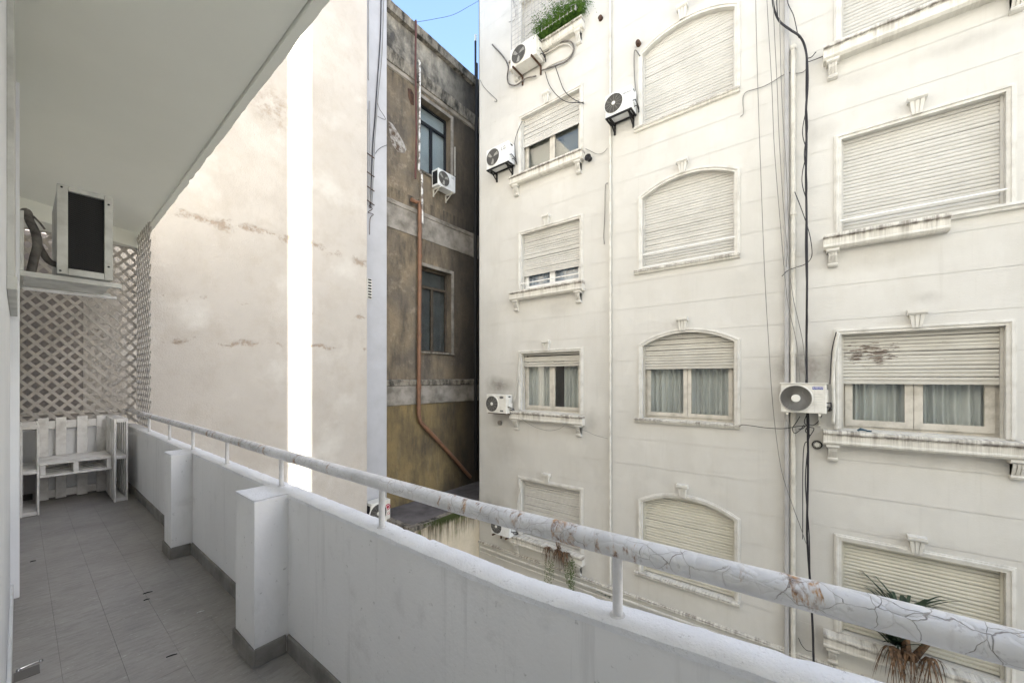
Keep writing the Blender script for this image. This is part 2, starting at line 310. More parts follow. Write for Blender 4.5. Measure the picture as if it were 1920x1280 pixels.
M['wood'] = paint('painted_pallet_wood', (.78, .765, .73), (.50, .475, .44), .75, 8, (.45, .8), .5, 45, .004)
M['acw'] = paint('cream_metal', (.70, .685, .63), (.48, .455, .40), .45, 6, (.5, .85), .08, 40, .002, spec=.45)
M['acwhite'] = paint('white_metal', (.74, .75, .74), (.56, .56, .54), .4, 6, (.5, .85), .08, 40, .002, spec=.45)
M['acgrey'] = paint('dull_grey_metal', (.60, .605, .575), (.40, .40, .375), .5, 7, (.4, .75), .2, 50, .002, spec=.45)
M['black'] = material('black_plastic', (.015, .015, .016), .6)
M['mesh'] = material('black_mesh_wire', (.045, .045, .048), .5)
M['fan'] = material('dark_fan_recess', (.045, .043, .04), .8)
M['fanw'] = paint('fan_grille_wire', (.33, .32, .29), (.2, .19, .17), .6, 9)
M['brown'] = paint('brown_plastic_pipe', (.24, .125, .075), (.15, .085, .055), .5, 3, (.4, .7), .2)
M['rust'] = paint('rusty_steel', (.10, .055, .035), (.04, .025, .02), .85, 12, (.4, .7), .5)
M['redpipe'] = paint('dark_red_pipe', (.13, .055, .05), (.07, .035, .03), .7, 6)
M['pipew'] = paint('cream_pipe_paint', (.64, .62, .56), (.40, .38, .33), .65, 4, (.45, .8), .2)
M['pipeg'] = paint('grey_duct', (.44, .435, .43), (.33, .325, .32), .7, 3, (.4, .75), .2)
M['pipewhite'] = paint('white_pipe_paint', (.75, .74, .71), (.20, .17, .15), .6, 6, (.47, .56), .2)
M['cable'] = material('black_cable', (.025, .024, .028), .6)
M['cableg'] = material('grey_cable', (.20, .195, .18), .7)
M['cablew'] = material('dirty_white_cable', (.5, .48, .43), .7)
M['tape'] = paint('wrapped_pipe_tape', (.20, .185, .17), (.08, .075, .07), .7, 14, (.4, .65), .6)
M['blue'] = material('blue_badge', (.03, .05, .30), .4)
M['white'] = material('white_print', (.8, .8, .8), .5)
M['red'] = material('red_badge', (.40, .03, .05), .5)
M['print'] = material('grey_print', (.12, .12, .12), .6)
M['roof'] = paint('dark_felt_roof', (.16, .145, .145), (.07, .065, .062), .9, 2, (.35, .7), .5, 25, .01)
def f_moss(n):
    v = n.co(); z = n.sep(n.co('Generated'))[2]; st = n.noise(n.mp(v, (12, 12, .7)), 1.0, 7, .72); a = n.noise(v, 2, 5, .6)
    c = n.mix(n.rng(a, .35, .7), (.64, .56, .43), (.50, .44, .33)); k = n.rng(n.m('ADD', z, n.m('MULTIPLY', n.m('SUBTRACT', st, .5), .45)), .80, .98)
    c = n.mix(n.m('MULTIPLY', k, n.rng(st, .36, .56)), c, (.10, .085, .055)); c = n.mix(n.m('MULTIPLY', k, n.rng(n.noise(v, 3, 5, .6), .52, .66)), c, (.11, .13, .04)); return c, n.noise(v, 18, 6, .7), .6, .012
M['mossleaf'] = material('moss_strand', (.06, .075, .025), .9)
M['moss'] = material('mossy_cream_wall', (.5, .45, .35), .95, f_moss)
M['ground'] = paint('courtyard_cement', (.50, .49, .46), (.40, .39, .37), .9, .5, (.35, .7), .3)
M['fern'] = material('fern_leaf', (.06, .16, .025), .6, lambda n: n.mix(n.rng(n.noise(n.co(), 9, 4, .6), .35, .7), (.03, .085, .012), (.12, .24, .03)))
M['leaf'] = material('stiff_leaf', (.03, .055, .03), .5, lambda n: n.mix(n.rng(n.noise(n.co(), 14, 4, .6), .35, .7), (.012, .025, .018), (.045, .07, .035)))
M['dead'] = material('dead_leaf', (.2, .1, .04), .8, lambda n: n.mix(n.rng(n.noise(n.co(), 20, 4, .6), .35, .7), (.045, .032, .022), (.22, .125, .065)))
M['vine'] = material('vine_leaf', (.09, .14, .04), .7)
M['glossdark'] = material('dark_window_frame', (.018, .02, .024), .45)
M['winpale'] = paint('pale_drawn_blind', (.40, .45, .48), (.30, .34, .36), .6, 1.5, (.4, .7), .05)
M['winbrown'] = paint('brown_window_paint', (.10, .08, .06), (.05, .04, .03), .7, 6)
M['winfrost'] = paint('dusty_dark_blind', (.11, .115, .115), (.06, .06, .06), .4, 3, (.4, .7), .05)

# ------------------------------------------------------------ ground and the court
g = MB(); g.add([(-200, -200, -9), (200, -200, -9), (200, 200, -9), (-200, 200, -9)], [(0, 1, 2, 3)])
tag(g.build('ground', M['ground']), kind='structure')

# ------------------------------------------------------------ generic wall with openings and scored joints
def arch_z(h, u):
    u0, u1, zb, zt, rise = h
    if not rise: return zt
    c = (u1-u0)/2; rad = (c*c+rise*rise)/(2*rise); x = u-(u0+u1)/2
    return zt-rise+ (math.sqrt(max(rad*rad-x*x, 0))-(rad-rise)) if rise else zt
def wall_cells(mb, mp, u0, u1, z0, z1, holes, grooves=(), gap=.004, depth=0., reveal=.2, mi=0, back_mi=None):
    cuts = {u0, u1}
    for h in holes:
        cuts |= {h[0], h[1]}
        if h[4]: cuts |= {h[0]+(h[1]-h[0])*i/18 for i in range(19)}
    cuts = sorted(cuts)
    def region(a, b, la, lb, t, g, dp, mi):
        for gz in g:
            if gz > max(la, lb)+.03 and gz < t-.03:
                mb.add([mp(a, la, dp), mp(b, lb, dp), mp(b, gz-gap/2, dp), mp(a, gz-gap/2, dp)], [(0, 1, 2, 3)], mi); la = lb = gz+gap/2
        mb.add([mp(a, la, dp), mp(b, lb, dp), mp(b, t, dp), mp(a, t, dp)], [(0, 1, 2, 3)], mi)
    for a, b in zip(cuts, cuts[1:]):
        if b-a < 1e-6: continue
        hs = sorted([h for h in holes if h[0] <= a+1e-6 and h[1] >= b-1e-6], key=lambda h: h[2])
        la = lb = z0
        for h in hs:
            region(a, b, la, lb, h[2], grooves, depth, mi)
            if back_mi is not None: region(a, b, la, lb, h[2], (), depth+.01, back_mi)
            na, nb = arch_z(h, a), arch_z(h, b)
            mb.add([mp(a, na, depth), mp(b, nb, depth), mp(b, nb, depth+reveal), mp(a, na, depth+reveal)], [(0, 1, 2, 3)], mi)
            mb.add([mp(a, h[2], depth), mp(b, h[2], depth), mp(b, h[2], depth+reveal), mp(a, h[2], depth+reveal)], [(0, 1, 2, 3)], mi)
            la, lb = na, nb
        region(a, b, la, lb, z1, grooves, depth, mi)
        if back_mi is not None: region(a, b, la, lb, z1, (), depth+.01, back_mi)
    for h in holes:
        for u in (h[0], h[1]):
            zt = arch_z(h, u); mb.add([mp(u, h[2], depth), mp(u, h[2], depth+reveal), mp(u, zt, depth+reveal), mp(u, zt, depth)], [(0, 1, 2, 3)], mi)

# ------------------------------------------------------------ the white apartment building across the court
XF = 7.6
fmap = lambda y, z, d: (XF+d, y, z)
SPR = [-2.47, .63, 3.56, 6.42, 9.25]; BOT = [-3.86, -.80, 2.14, 4.99, 7.85]     # heads and sills of the five rows, from below
CA, CB, CC = (3.99, 5.61), (1.006, 2.615), (-1.965, -.39)
holes = []
for i in range(5):
    holes.append((CA[0], CA[1], BOT[i], SPR[i]-.03, 0)); holes.append((CB[0], CB[1], BOT[i]+.0, SPR[i]+.22, .22)); holes.append((CC[0], CC[1], BOT[i]+.03, SPR[i]+.03, 0))
bld = empty('apartment_building', (XF, 2.5, -9))
tag(bld, 'white rendered apartment building with three columns of roller-shuttered windows across the court', 'building')
def child(o): o.parent = bld; o.matrix_parent_inverse = Matrix.Translation((-XF, -2.5, 9)); return o
ZW = 14.1; TA = math.tan(R(SUN_AZ)); xs0, xs1 = onY(544, 700, 8.0).x, onY(581, 700, 8.0).x
YSE = 8.0-(XF-xs1)/TA; YSN = 8.0-(XF-xs0)/TA      # the slit beside the building through which the strip of sun falls
mb = MB(); levels = [.87+.525*k for k in range(-9, 20)]
wall_cells(mb, fmap, YSE, 7.02, -4.42, ZW, holes, levels, back_mi=1, reveal=.24)
def prism(m, pl, z0, z1, mi=0):
    n = len(pl); m.add([(x, y, z0) for x, y in pl]+[(x, y, z1) for x, y in pl], [(k, (k+1) % n, n+(k+1) % n, n+k) for k in range(n)]+[tuple(range(n)), tuple(range(n, 2*n))], mi)
mb.box(XF+.8, 7.0, -9, XF+6, 7.02, ZW); mb.box(XF, 7.0, -9, XF+.8, 7.02, ZW)
prism(mb, [(XF+.8, YSE-.8/TA), (XF+6, YSE-6/TA), (XF+6, 7.0), (XF+.8, 7.0)], -9, ZW)
prism(mb, [(XF+.012, YSE), (XF+.8, YSE-.8/TA), (XF+.8, YSE-.8/TA+.1), (XF+.012, YSE+.1)], -9, ZW)
mb.box(XF-.02, YSE, -9, XF+.2, 7.02, -4.42)
bk = MB(); bk.box(XF+.66, YSE, -9, XF+.7, 6.99, ZW-.1)  # black sheet added to keep light from leaking between the slats
child(mb.build('wall', [M['facade'], M['joint']])); child(bk.build('light_leak_backing', M['dark']))
def molding(path, prof, closed=False, sgn=1):
    """path in the wall plane (y, z); prof = (offset outward, proud) pairs"""
    m = MB(); P = [Vector(p) for p in path]; n = len(P); rows = []
    for i in range(n):
        a = (P[i]-P[i-1]).normalized() if i else (P[1]-P[0]).normalized(); b = (P[(i+1)]-P[i]).normalized() if i < n-1 else a
        na, nb = Vector((a.y, -a.x)), Vector((b.y, -b.x)); nn = (na+nb).normalized(); nn /= max(.3, nn.dot(na)); nn *= sgn
        rows.append([(XF-h, P[i].x+nn.x*o, P[i].y+nn.y*o) for o, h in prof])
    k = len(prof); vs = [v for r in rows for v in r]
    m.add(vs, [(i*k+j, i*k+j+1, (i+1)*k+j+1, (i+1)*k+j) for i in range(n-1) for j in range(k-1)]); m.add([vs[j] for j in range(k)]+[vs[(n-1)*k+j] for j in range(k)], [tuple(range(k)), tuple(range(k, 2*k))]); return m
TRIM = [(-.004, -.05), (-.004, .018), (.030, .018), (.036, .034), (.058, .034), (.064, .022), (.080, .022), (.082, -.01)]
def key_mesh():
    m = MB(); h, wt, wb = .24, .085, .055
    for k in range(3):
        o = (k-1)
        m.add([(-.055, o*wb*.62-wb*.25, 0), (-.055, o*wb*.62+wb*.25, 0), (-.085, o*wt*.62+wt*.25, h*.72), (-.085, o*wt*.62-wt*.25, h*.72), (0, o*wb*.62-wb*.25, 0), (0, o*wb*.62+wb*.25, 0), (0, o*wt*.62+wt*.25, h*.72), (0, o*wt*.62-wt*.25, h*.72)],
              [(0, 1, 2, 3), (4, 5, 6, 7), (0, 1, 5, 4), (1, 2, 6, 5), (2, 3, 7, 6), (3, 0, 4, 7)])
    m.add([(-.045, -wb*.85, 0), (-.045, wb*.85, 0), (-.07, wt*.85, h*.72), (-.07, -wt*.85, h*.72), (0, -wb*.85, 0), (0, wb*.85, 0), (0, wt*.85, h*.72), (0, -wt*.85, h*.72)],
          [(0, 1, 2, 3), (4, 5, 6, 7), (0, 1, 5, 4), (1, 2, 6, 5), (2, 3, 7, 6), (3, 0, 4, 7)])
    m.sweep([(0, h*.72), (-.09, h*.72), (-.115, h*.82), (-.12, h), (0, h)], -wt*1.12, wt*1.12); return m
def console_mesh():
    m = MB(); m.sweep([(0, 0), (-.135, 0), (-.135, -.03), (-.11, -.05), (0, -.05)], -.075, .075)
    for k in (-1, 0, 1): m.sweep([(0, -.05), (-.105, -.05), (-.10, -.10), (-.065, -.17), (-.05, -.20), (0, -.20)], k*.036-.014, k*.036+.014)
    m.sweep([(0, -.05), (-.09, -.05), (-.085, -.10), (-.05, -.17), (-.04, -.20), (0, -.20)], -.05, .05)
    m.sweep([(0, -.20), (-.06, -.20), (-.075, -.22), (-.065, -.245), (-.03, -.26), (0, -.26)], -.058, .058); return m
KEY = console = None
def crumble(seed):
    def j(k, a, z, y):
        q = nz(y*9, k*3.1, seed)*.006+max(0, nz(y*26, k*7, seed)-.25)*.02
        return (a+(q if a < XF-.05 else 0), z-(q*.6))
    return j
def sill(y0, y1, zt, big=True, seed=0):
    s = MB()
    if big: prof = [(XF+.1, zt), (XF-.17, zt), (XF-.175, zt-.045), (XF-.15, zt-.052), (XF-.145, zt-.15), (XF-.155, zt-.165), (XF-.155, zt-.185), (XF-.12, zt-.215), (XF+.0, zt-.215)]
    else: prof = [(XF+.1, zt), (XF-.075, zt), (XF-.08, zt-.035), (XF-.055, zt-.045), (XF-.045, zt-.075), (XF+0, zt-.085)]
    s.sweep(prof, y0, y1, n=40, jit=crumble(seed)); return s
def shutter(c, ztop, zbot, mat, parent_label=None, sh_x=XF+.10, pitch=.052):
    """roller shutter: every slat is a sub-part; the mesh of the part itself is the bottom rail and the side guides"""
    y0, y1 = c[0]+.03, c[1]-.03
    b = MB(); b.box(sh_x-.012, y0, zbot, sh_x+.012, y1, zbot+.045)
    for y in (c[0]+.002, c[1]-.032): b.box(sh_x-.035, y, BOT_(zbot), sh_x-.014, y+.03, ztop)
    o = child(b.build('roller_shutter', mat))
    if parent_label: o['label'] = parent_label
    z = zbot+.047; first = None; k = 0
    while z < ztop:
        if first is None:
            s = MB(); h = pitch-.004
            s.sweep([(.010, 0), (-.004, 0), (-.011, h*.25), (-.013, h*.5), (-.011, h*.75), (-.004, h), (.010, h)], y0, y1, n=1)
            first = s.build('slat', mat, None, loc=(sh_x, 0, z)); first.parent = o; o_ = first; first.matrix_parent_inverse = o.matrix_parent_inverse
            first.matrix_parent_inverse = Matrix.Identity(4)
            first.location = (sh_x-0, 0, z)
        else:
            o_ = first.copy(); COL.objects.link(o_)
        o_.location = (sh_x+random.uniform(-.0025, .0025), 0, z+random.uniform(-.001, .001)); q_r = .0032 if mat is M['shut_old'] else .0014; o_.rotation_euler = (random.uniform(-q_r, q_r), 0, 0)
        z += pitch; k += 1
    return o
def BOT_(z): return max([b for b in BOT if b <= z+.1] or [z])
def sashes(c, zb, zt, mat, curt=None, gap_dark=None, split=None, blind=False, fw=.07):
    """double window: outer frame, two sashes (sub-part), panes, curtain"""
    x = XF+.17; f = MB(); y0, y1 = c; ym = (y0+y1)/2
    f.box(x, y0, zb, x+.05, y0+.05, zt); f.box(x, y1-.05, zb, x+.05, y1, zt); f.box(x, y0+.05, zb, x+.05, y1-.05, zb+.05)
    win = child(f.build('window', mat))
    for (a, b) in ((y0+.05, ym), (ym, y1-.05)):
        s = MB(); s.box(x-.02, a+.003, zb+.053, x+.028, a+fw, zt); s.box(x-.02, b-fw, zb+.053, x+.028, b-.003, zt); s.box(x-.02, a+fw, zb+.053, x+.028, b-fw, zb+.053+fw)
        o = s.build('sash', mat, win); p = MB(); p.box(x+.002, a+fw, zb+.05+fw, x+.008, b-fw, zt); p.build('pane', M['glass'], win)
    # dark room behind
    d = MB(); d.box(x+.3, y0-.1, zb-.1, x+.32, y1+.1, zt+.3); d.box(x+.05, y0-.1, zb-.12, x+.3, y1+.1, zb-.1); d.box(x+.05, y1+.1, zb-.1, x+.3, y1+.12, zt+.3); d.box(x+.05, y0-.12, zb-.1, x+.3, y0-.1, zt+.3)
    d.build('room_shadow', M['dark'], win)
    if curt:
        spans = curt
        for (a, b, m) in spans:
            cm = MB(); n = max(14, int((b-a)/.008)); vs = []; xx = x+.10; ph = random.uniform(0, 6)
            for i in range(n+1):
                y = a+(b-a)*i/n; t = y*2*pi/.105+2.2*nz(y*4, ph)
                q = .034*sin(t)+.016*sin(t*.43+ph)+.006*nz(y*30, ph)
                for z in (zb-.05, (zb+zt)/2, zt+.1): vs.append((xx+q*(1 if z < zt else .6)+.01*nz(y*5, z*2, ph), y+.012*nz(z*1.3, y*2, ph), z))
            cm.add(vs, [(i*3+j, i*3+j+1, (i+1)*3+j+1, (i+1)*3+j) for i in range(n) for j in range(2)]); cm.build('curtain', m, win, smooth='all')
    if blind:
        for a, b, xo in blind:
            m = MB(); m.box(x+.09+xo, a, zb-.05, x+.094+xo, b, zt+.1); m.build('blind', M['blind'], win)
    return win
# surrounds, keystones, sills, consoles
kproto = None; cproto = None
def place(proto, mk, name, loc, mat):
    if proto is None:
        proto = mk().build(name, mat); proto.parent = bld; proto.matrix_parent_inverse = Matrix.Translation((-XF, -2.5, 9)); proto.location = loc; return proto
    o = proto.copy(); COL.objects.link(o); o.location = loc; return proto
for i in range(5):
    for ci, c in enumerate((CA, CB, CC)):
        h = holes[i*3+ci]; y0, y1, zb, zt, rise = h
        if rise: path = [(y0, zb)]+[(y0+(y1-y0)*k/24, arch_z(h, y0+(y1-y0)*k/24)) for k in range(25)]+[(y1, zb)]
        else: path = [(y0, zb), (y0, zt), (y1, zt), (y1, zb)]
        child(molding(path, TRIM, sgn=-1).build('surround', M['trim']))
        if not (i == 4 and ci) :
            kproto = place(kproto, key_mesh, 'keystone', (XF, (y0+y1)/2+(.04 if ci != 2 else 0), zt+.03), M['trim'])
        if ci == 0:
            child(sill(3.87, 5.87, zb-.02, True, i).build('sill', M['sill']))
            for y in (4.0, 5.72): cproto = place(cproto, console_mesh, 'console', (XF, y, zb-.235), M['trim'])
        elif ci == 1: child(sill(.93, 2.76, zb, False, i+7).build('sill', M['sill']))
        else:
            if i == 2:
                child(sill(-1.47, -.18, zb-.02, True, 20).build('sill', M['sill']))
                child(sill(-2.2, -1.475, zb-.0, False, 21).build('sill', M['trim']))
            else: child(sill(-2.2, -.18, zb-.02, True, 20+i).build('sill', M['sill']))
            for y in ((-.29,) if i == 2 else (-.29, -2.04)): cproto = place(cproto, console_mesh, 'console', (XF, y, zb-.235), M['trim'])
# column A (left), from the top row down
shutter(CA, SPR[4]+.02, BOT[4]+.02, M['shut'])
shutter(CA, SPR[3], 5.70, M['shut'], 'roller shutter half lowered over the grey window')
sashes(CA, BOT[3], 5.74, M['sash'], blind=[(4.0, 4.55, 0), (4.55, 5.6, .03)])
shutter(CA, SPR[2], 2.50, M['shut'])
sashes(CA, BOT[2], 2.56, M['sash_white'], curt=[(4.05, 5.55, M['curtain_blue'])])
shutter(CA, SPR[1], .27, M['shut_old'], 'roller shutter rolled nearly up')
sashes(CA, BOT[1], .33, M['sash'], curt=[(4.05, 4.55, M['curtain']), (4.83, 5.56, M['curtain'])])
shutter(CA, SPR[0], BOT[0]+.02, M['shut'])
# column B (arched)
shutter(CB, SPR[3]+.24, BOT[3]+.02, M['shut'])
shutter(CB, SPR[2]+.24, BOT[2]+.02, M['shut'])
shutter(CB, SPR[1]+.22, .17, M['shut_old'], 'roller shutter rolled up under the arch')
sashes(CB, BOT[1], .22, M['sash'], curt=[(1.03, 2.6, M['curtain'])])
shutter(CB, SPR[0]+.24, BOT[0]+.02, M['shut_yel'], 'yellowed closed roller shutter')
# column C (wide)
shutter(CC, 5.9, BOT[3]+.05, M['shut'])
shutter(CC, SPR[2]+.03, BOT[2]+.05, M['shut'])
shutter(CC, SPR[1]+.03, -.09, M['shut_old'], 'peeling roller shutter half raised')
sashes(CC, BOT[1]+.02, -.04, M['sash'], curt=[(-1.93, -.42, M['curtain'])], fw=.09)
shutter(CC, SPR[0]+.03, BOT[0]+.05, M['shut_yel'], 'yellowed closed roller shutter')
# white safety bars across three windows
def bar(y0, y1, z, r=.014):
    m = MB(); m.tube([(XF-.012, y0, z), (XF-.012, y1, z)], r, 8); child(m.build('safety_bar', M['sash_white'], smooth=True))
bar(4.0, 5.63, onX(1035, 522, XF).z); bar(1.0, 2.62, onX(1290, 462, XF).z+.005); bar(1.0, 2.62, onX(1290, 487, XF).z-.005); bar(-1.97, -.38, onX(1700, 391, XF).z)
# low plinth step and two pipes along the foot of the wall
m = MB(); m.sweep([(XF+.05, -4.36), (XF-.05, -4.36), (XF-.06, -4.40), (XF-.03, -4.44), (XF-.02, -4.44)], YSE, 7.02, n=60, jit=crumble(50)); child(m.build('string_course', M['sill']))
for zz, r, nm, y0 in ((onX(1180, 1127, XF-.08).z, .022, 'horizontal_pipe', -2.7), (onX(1180, 1135, XF-.08).z-.03, .014, 'horizontal_pipe', -2.7)):
    m = MB(); m.tube([(XF-.08, y0, zz), (XF-.08, 6.9, zz)], r, 8)
    o = m.build(nm, M['pipew'], smooth=True); tag(o, 'thick cream pipe running along the string course at the foot of the white building' if r > .02 else 'thin cream pipe just under the thick pipe along the string course', 'pipe')

# ------------------------------------------------------------ pipes and cables on the white building
def pxpath(pts, X): return [onX(u, v, X) for u, v in pts]
def cable(name, label, pts, X, r, mat, cat='cable', k=5, n=5, group=None):
    m = MB(); m.tube(smooth_path(pxpath(pts, X), k), r, n); o = m.build(name, mat, smooth='all'); return tag(o, label, cat, group)
pipe = MB(); y = onX(1144, 600, XF-.04).y; pipe.tube([(XF-.04, y, -4.3), (XF-.04, y, 11.2)], .026, 10)
tag(pipe.build('drainpipe', M['pipew'], smooth=True), 'thin cream vertical pipe between the left and the arched window columns', 'pipe')
y = onX(1475, 600, XF-.05).y; m = MB(); m.box(XF-.07, y-.028, -9, XF+0, y+.028, 11.2); tag(m.build('cable_duct', M['pipeg'], bevel=.006), 'flat grey vertical duct right of the arched windows', 'duct')
y = onX(1487, 600, XF-.05).y; m = MB(); m.tube([(XF-.05, y, -9), (XF-.05, y, onX(1487, 88, XF-.05).z)], .033, 12)
for v in (90, 400, 660, 905): z = onX(1487, v, XF-.05).z; m.tube([(XF-.05, y, z-.03), (XF-.05, y, z+.03)], .042, 12)
tag(m.build('drainpipe', M['pipew'], smooth=True), 'cream round downpipe with collars standing beside the grey duct', 'pipe')
cable('cable_bundle', 'thick twisted black cable bundle hanging down the wall right of the downpipe', [(1446, -60), (1449, 5), (1460, 38), (1480, 55), (1499, 68), (1509, 88), (1513, 115), (1514, 160), (1511, 210), (1512, 260), (1511, 330), (1512, 400), (1513, 520), (1512, 640), (1513, 745), (1515, 860), (1513, 980), (1514, 1020), (1520, 1110), (1524, 1190), (1526, 1280), (1526, 1400)], XF-.13, [.016]*106, M['cable'])
b2 = [(1455, -60), (1457, 20), (1463, 42), (1484, 58), (1503, 72), (1511, 100), (1511, 180), (1514, 240), (1508, 290), (1513, 345), (1510, 460), (1514, 600), (1510, 700), (1517, 800), (1510, 900), (1517, 1000), (1519, 1110)]
cable('cable', 'thin black cable wound around the thick bundle', b2, XF-.15, .008, M['cable'])
cable('cable', 'slack black cable looping out left of the bundle between second and third floors', [(1512, 205), (1505, 240), (1506, 260), (1512, 285), (1505, 320), (1504, 345), (1512, 375)], XF-.12, .006, M['cable'])
for k, (lb, pts) in enumerate((
    ('long thin grey cable hanging free left of the other four, down past the arched windows', [(1416, -60), (1418, 60), (1422, 200), (1427, 340), (1434, 520), (1441, 640), (1449, 760), (1463, 870), (1480, 930), (1500, 985), (1512, 1020)]),
    ('second thin grey cable from the left, running down beside the duct', [(1435, -60), (1440, 40), (1447, 160), (1452, 280), (1464, 430), (1476, 560), (1493, 640), (1500, 715)]),
    ('third thin grey cable from the left, running down beside the duct', [(1448, -60), (1451, 40), (1457, 160), (1461, 260), (1470, 400), (1484, 540), (1505, 640), (1511, 712)]),
    ('fourth thin grey cable from the left, closest to the duct', [(1460, -60), (1462, 40), (1465, 160), (1469, 240), (1475, 330), (1478, 430), (1474, 500)]))):
    cable('cable', lb, pts, XF-.16-.01*k, .0055, M['cableg'])
cable('cable', 'thin black cable joining the bundle from the upper right of the duct', [(1474, -40), (1476, 2), (1488, 30), (1496, 66), (1499, 72)], XF-.12, .006, M['cable'])
cable('cable', 'short black cable crossing from the downpipe to the bundle below the first splice', [(1490, 360), (1500, 385), (1513, 422), (1520, 450), (1522, 480), (1510, 495), (1490, 502), (1476, 508), (1466, 518)], XF-.12, .006, M['cable'])
cable('cable', 'thin grey cable draped from the bundle across to the top arched window', [(1512, 130), (1504, 136), (1490, 138), (1478, 137), (1465, 143), (1448, 154), (1430, 163), (1410, 169), (1399, 173), (1393, 184), (1394, 212), (1388, 219)], XF-.03, .006, M['cableg'])
cable('cable', 'short black cable stub tied to the bundle beside the top right sill', [(1514, 110), (1522, 107), (1530, 98)], XF-.05, .007, M['cable'])
cable('cable', 'short black cable from the bundle to the console of the top right sill', [(1514, 117), (1528, 112), (1543, 106)], XF-.05, .006, M['cable'])
cable('cable', 'thin black cable from the arched window sill to the knot under the fan unit', [(1386, 799), (1393, 796), (1410, 798), (1440, 802), (1470, 803), (1495, 799), (1512, 798)], XF-.08, .006, M['cable'])
for k, pts in enumerate(([(1500, 780), (1494, 790), (1486, 803), (1490, 812), (1500, 806), (1508, 796)], [(1541, 778), (1534, 790), (1524, 797), (1514, 795), (1505, 803), (1497, 804)], [(1512, 778), (1508, 792), (1518, 800), (1526, 803), (1522, 812), (1516, 820)], [(1516, 796), (1510, 808), (1518, 815), (1515, 826), (1506, 850), (1505, 1010)])):
    cable('cable', ['tangled black cable end curling left below the fan unit', 'black cable arcing from the right foot of the fan unit to the knot', 'looped black cable at the knot below the fan unit', 'loose thin cable hanging from the knot beside the bundle'][k], pts, XF-.11, .006, M['cable'])
cable('cable', 'thin cable drooping in front of the small sill with the open curtain', [(975, 782), (990, 793), (1008, 802), (1030, 807), (1050, 803), (1060, 797), (1080, 803), (1100, 808), (1115, 815), (1140, 822)], XF-.19, .005, M['cableg'])
cable('cable', 'cream cable bowing from the wall left of the vertical pipe', [(1140, 343), (1135, 350), (1134, 400), (1132, 440), (1133, 458)], XF-.03, .008, M['cableg'])
cable('cable', 'thin grey cable drooping right of the shuttered window with the black lamp', [(1098, 279), (1108, 284), (1120, 289), (1132, 286), (1139, 278)], XF-.03, .006, M['cableg'])
cable('cable', 'two-strand thin cable curling at the left edge of the white building', [(900, 150), (907, 163), (918, 175), (930, 186), (931, 191), (927, 190)], XF-.02, .005, M['cable'])
cable('cable', 'thin cable rising beside the left jamb from the small fan unit', [(968, 300), (965, 285), (966, 262), (972, 243), (979, 228)], XF-.05, .007, M['cable'])
cable('cable', 'thin cable running beside the caged window', [(954, 42), (964, 38), (967, 24), (963, 5), (966, -20)], XF-.04, .006, M['cableg'])
cable('cable', 'left of two black cables dropping from the big fan unit', [(1022, 135), (1030, 160), (1045, 180), (1062, 191), (1080, 193), (1095, 192)], XF-.06, .008, M['cable'])
cable('cable', 'right of two black cables dropping from the big fan unit', [(1041, 124), (1048, 145), (1058, 170), (1075, 186), (1095, 195)], XF-.06, .008, M['cable'])
cable('cable', 'wrapped black pipe bundle winding left of the big fan unit', [(923, 84), (935, 97), (946, 110), (953, 125), (951, 145), (955, 158), (968, 160), (985, 148), (1005, 143)], XF-.06, .018, M['tape'], 'pipe')
for k, dz in enumerate((0, 5)):
    cable('cable', ['outer wrapped pipe looping right of the big fan unit under the fern', 'inner wrapped pipe looping right of the big fan unit under the fern'][k], [(1016, 132), (1040, 124-dz), (1060, 116-dz), (1072, 104-dz), (1076-dz, 88), (1068-dz, 78+dz), (1050, 80+dz), (1030, 92+dz), (1018, 102)], XF-.05, .017, M['tape'] if k == 0 else M['cablew'], 'pipe')
cable('conduit', 'white corrugated conduit from the grey window jamb down to the small oval-badge fan unit', [(974, 660), (972, 690), (968, 725), (966, 742), (960, 754), (953, 762)], XF-.08, .017, M['cablew'], 'pipe')
cable('conduit', 'white corrugated conduit beside the wide peeling shutter window', [(1572, 624), (1567, 645), (1563, 680), (1562, 720), (1563, 760), (1562, 795)], XF-.06, .024, M['pipew'], 'pipe')
cable('cable', 'thin black cable along the corrugated conduit beside the wide window', [(1568, 622), (1562, 645), (1559, 665), (1557, 700), (1556, 720)], XF-.07, .007, M['cable'])
cable('conduit', 'grey flexible conduit rising past the upper arched window jamb from the fan unit', [(1200, 105), (1190, 95), (1189, 130), (1191, 165), (1193, 185), (1190, 200)], XF-.05, .012, M['cableg'], 'pipe')
cable('conduit', 'cream pipe running up the left jamb of the lowest small window', [(975, 908), (973, 930), (970, 950), (969, 985)], XF-.06, .016, M['pipew'], 'pipe')
cable('cable', 'short black cable curl hanging on the wall near the lower right', [(1497, 1195), (1503, 1208), (1512, 1218), (1522, 1220)], XF-.03, .005, M['cable'])

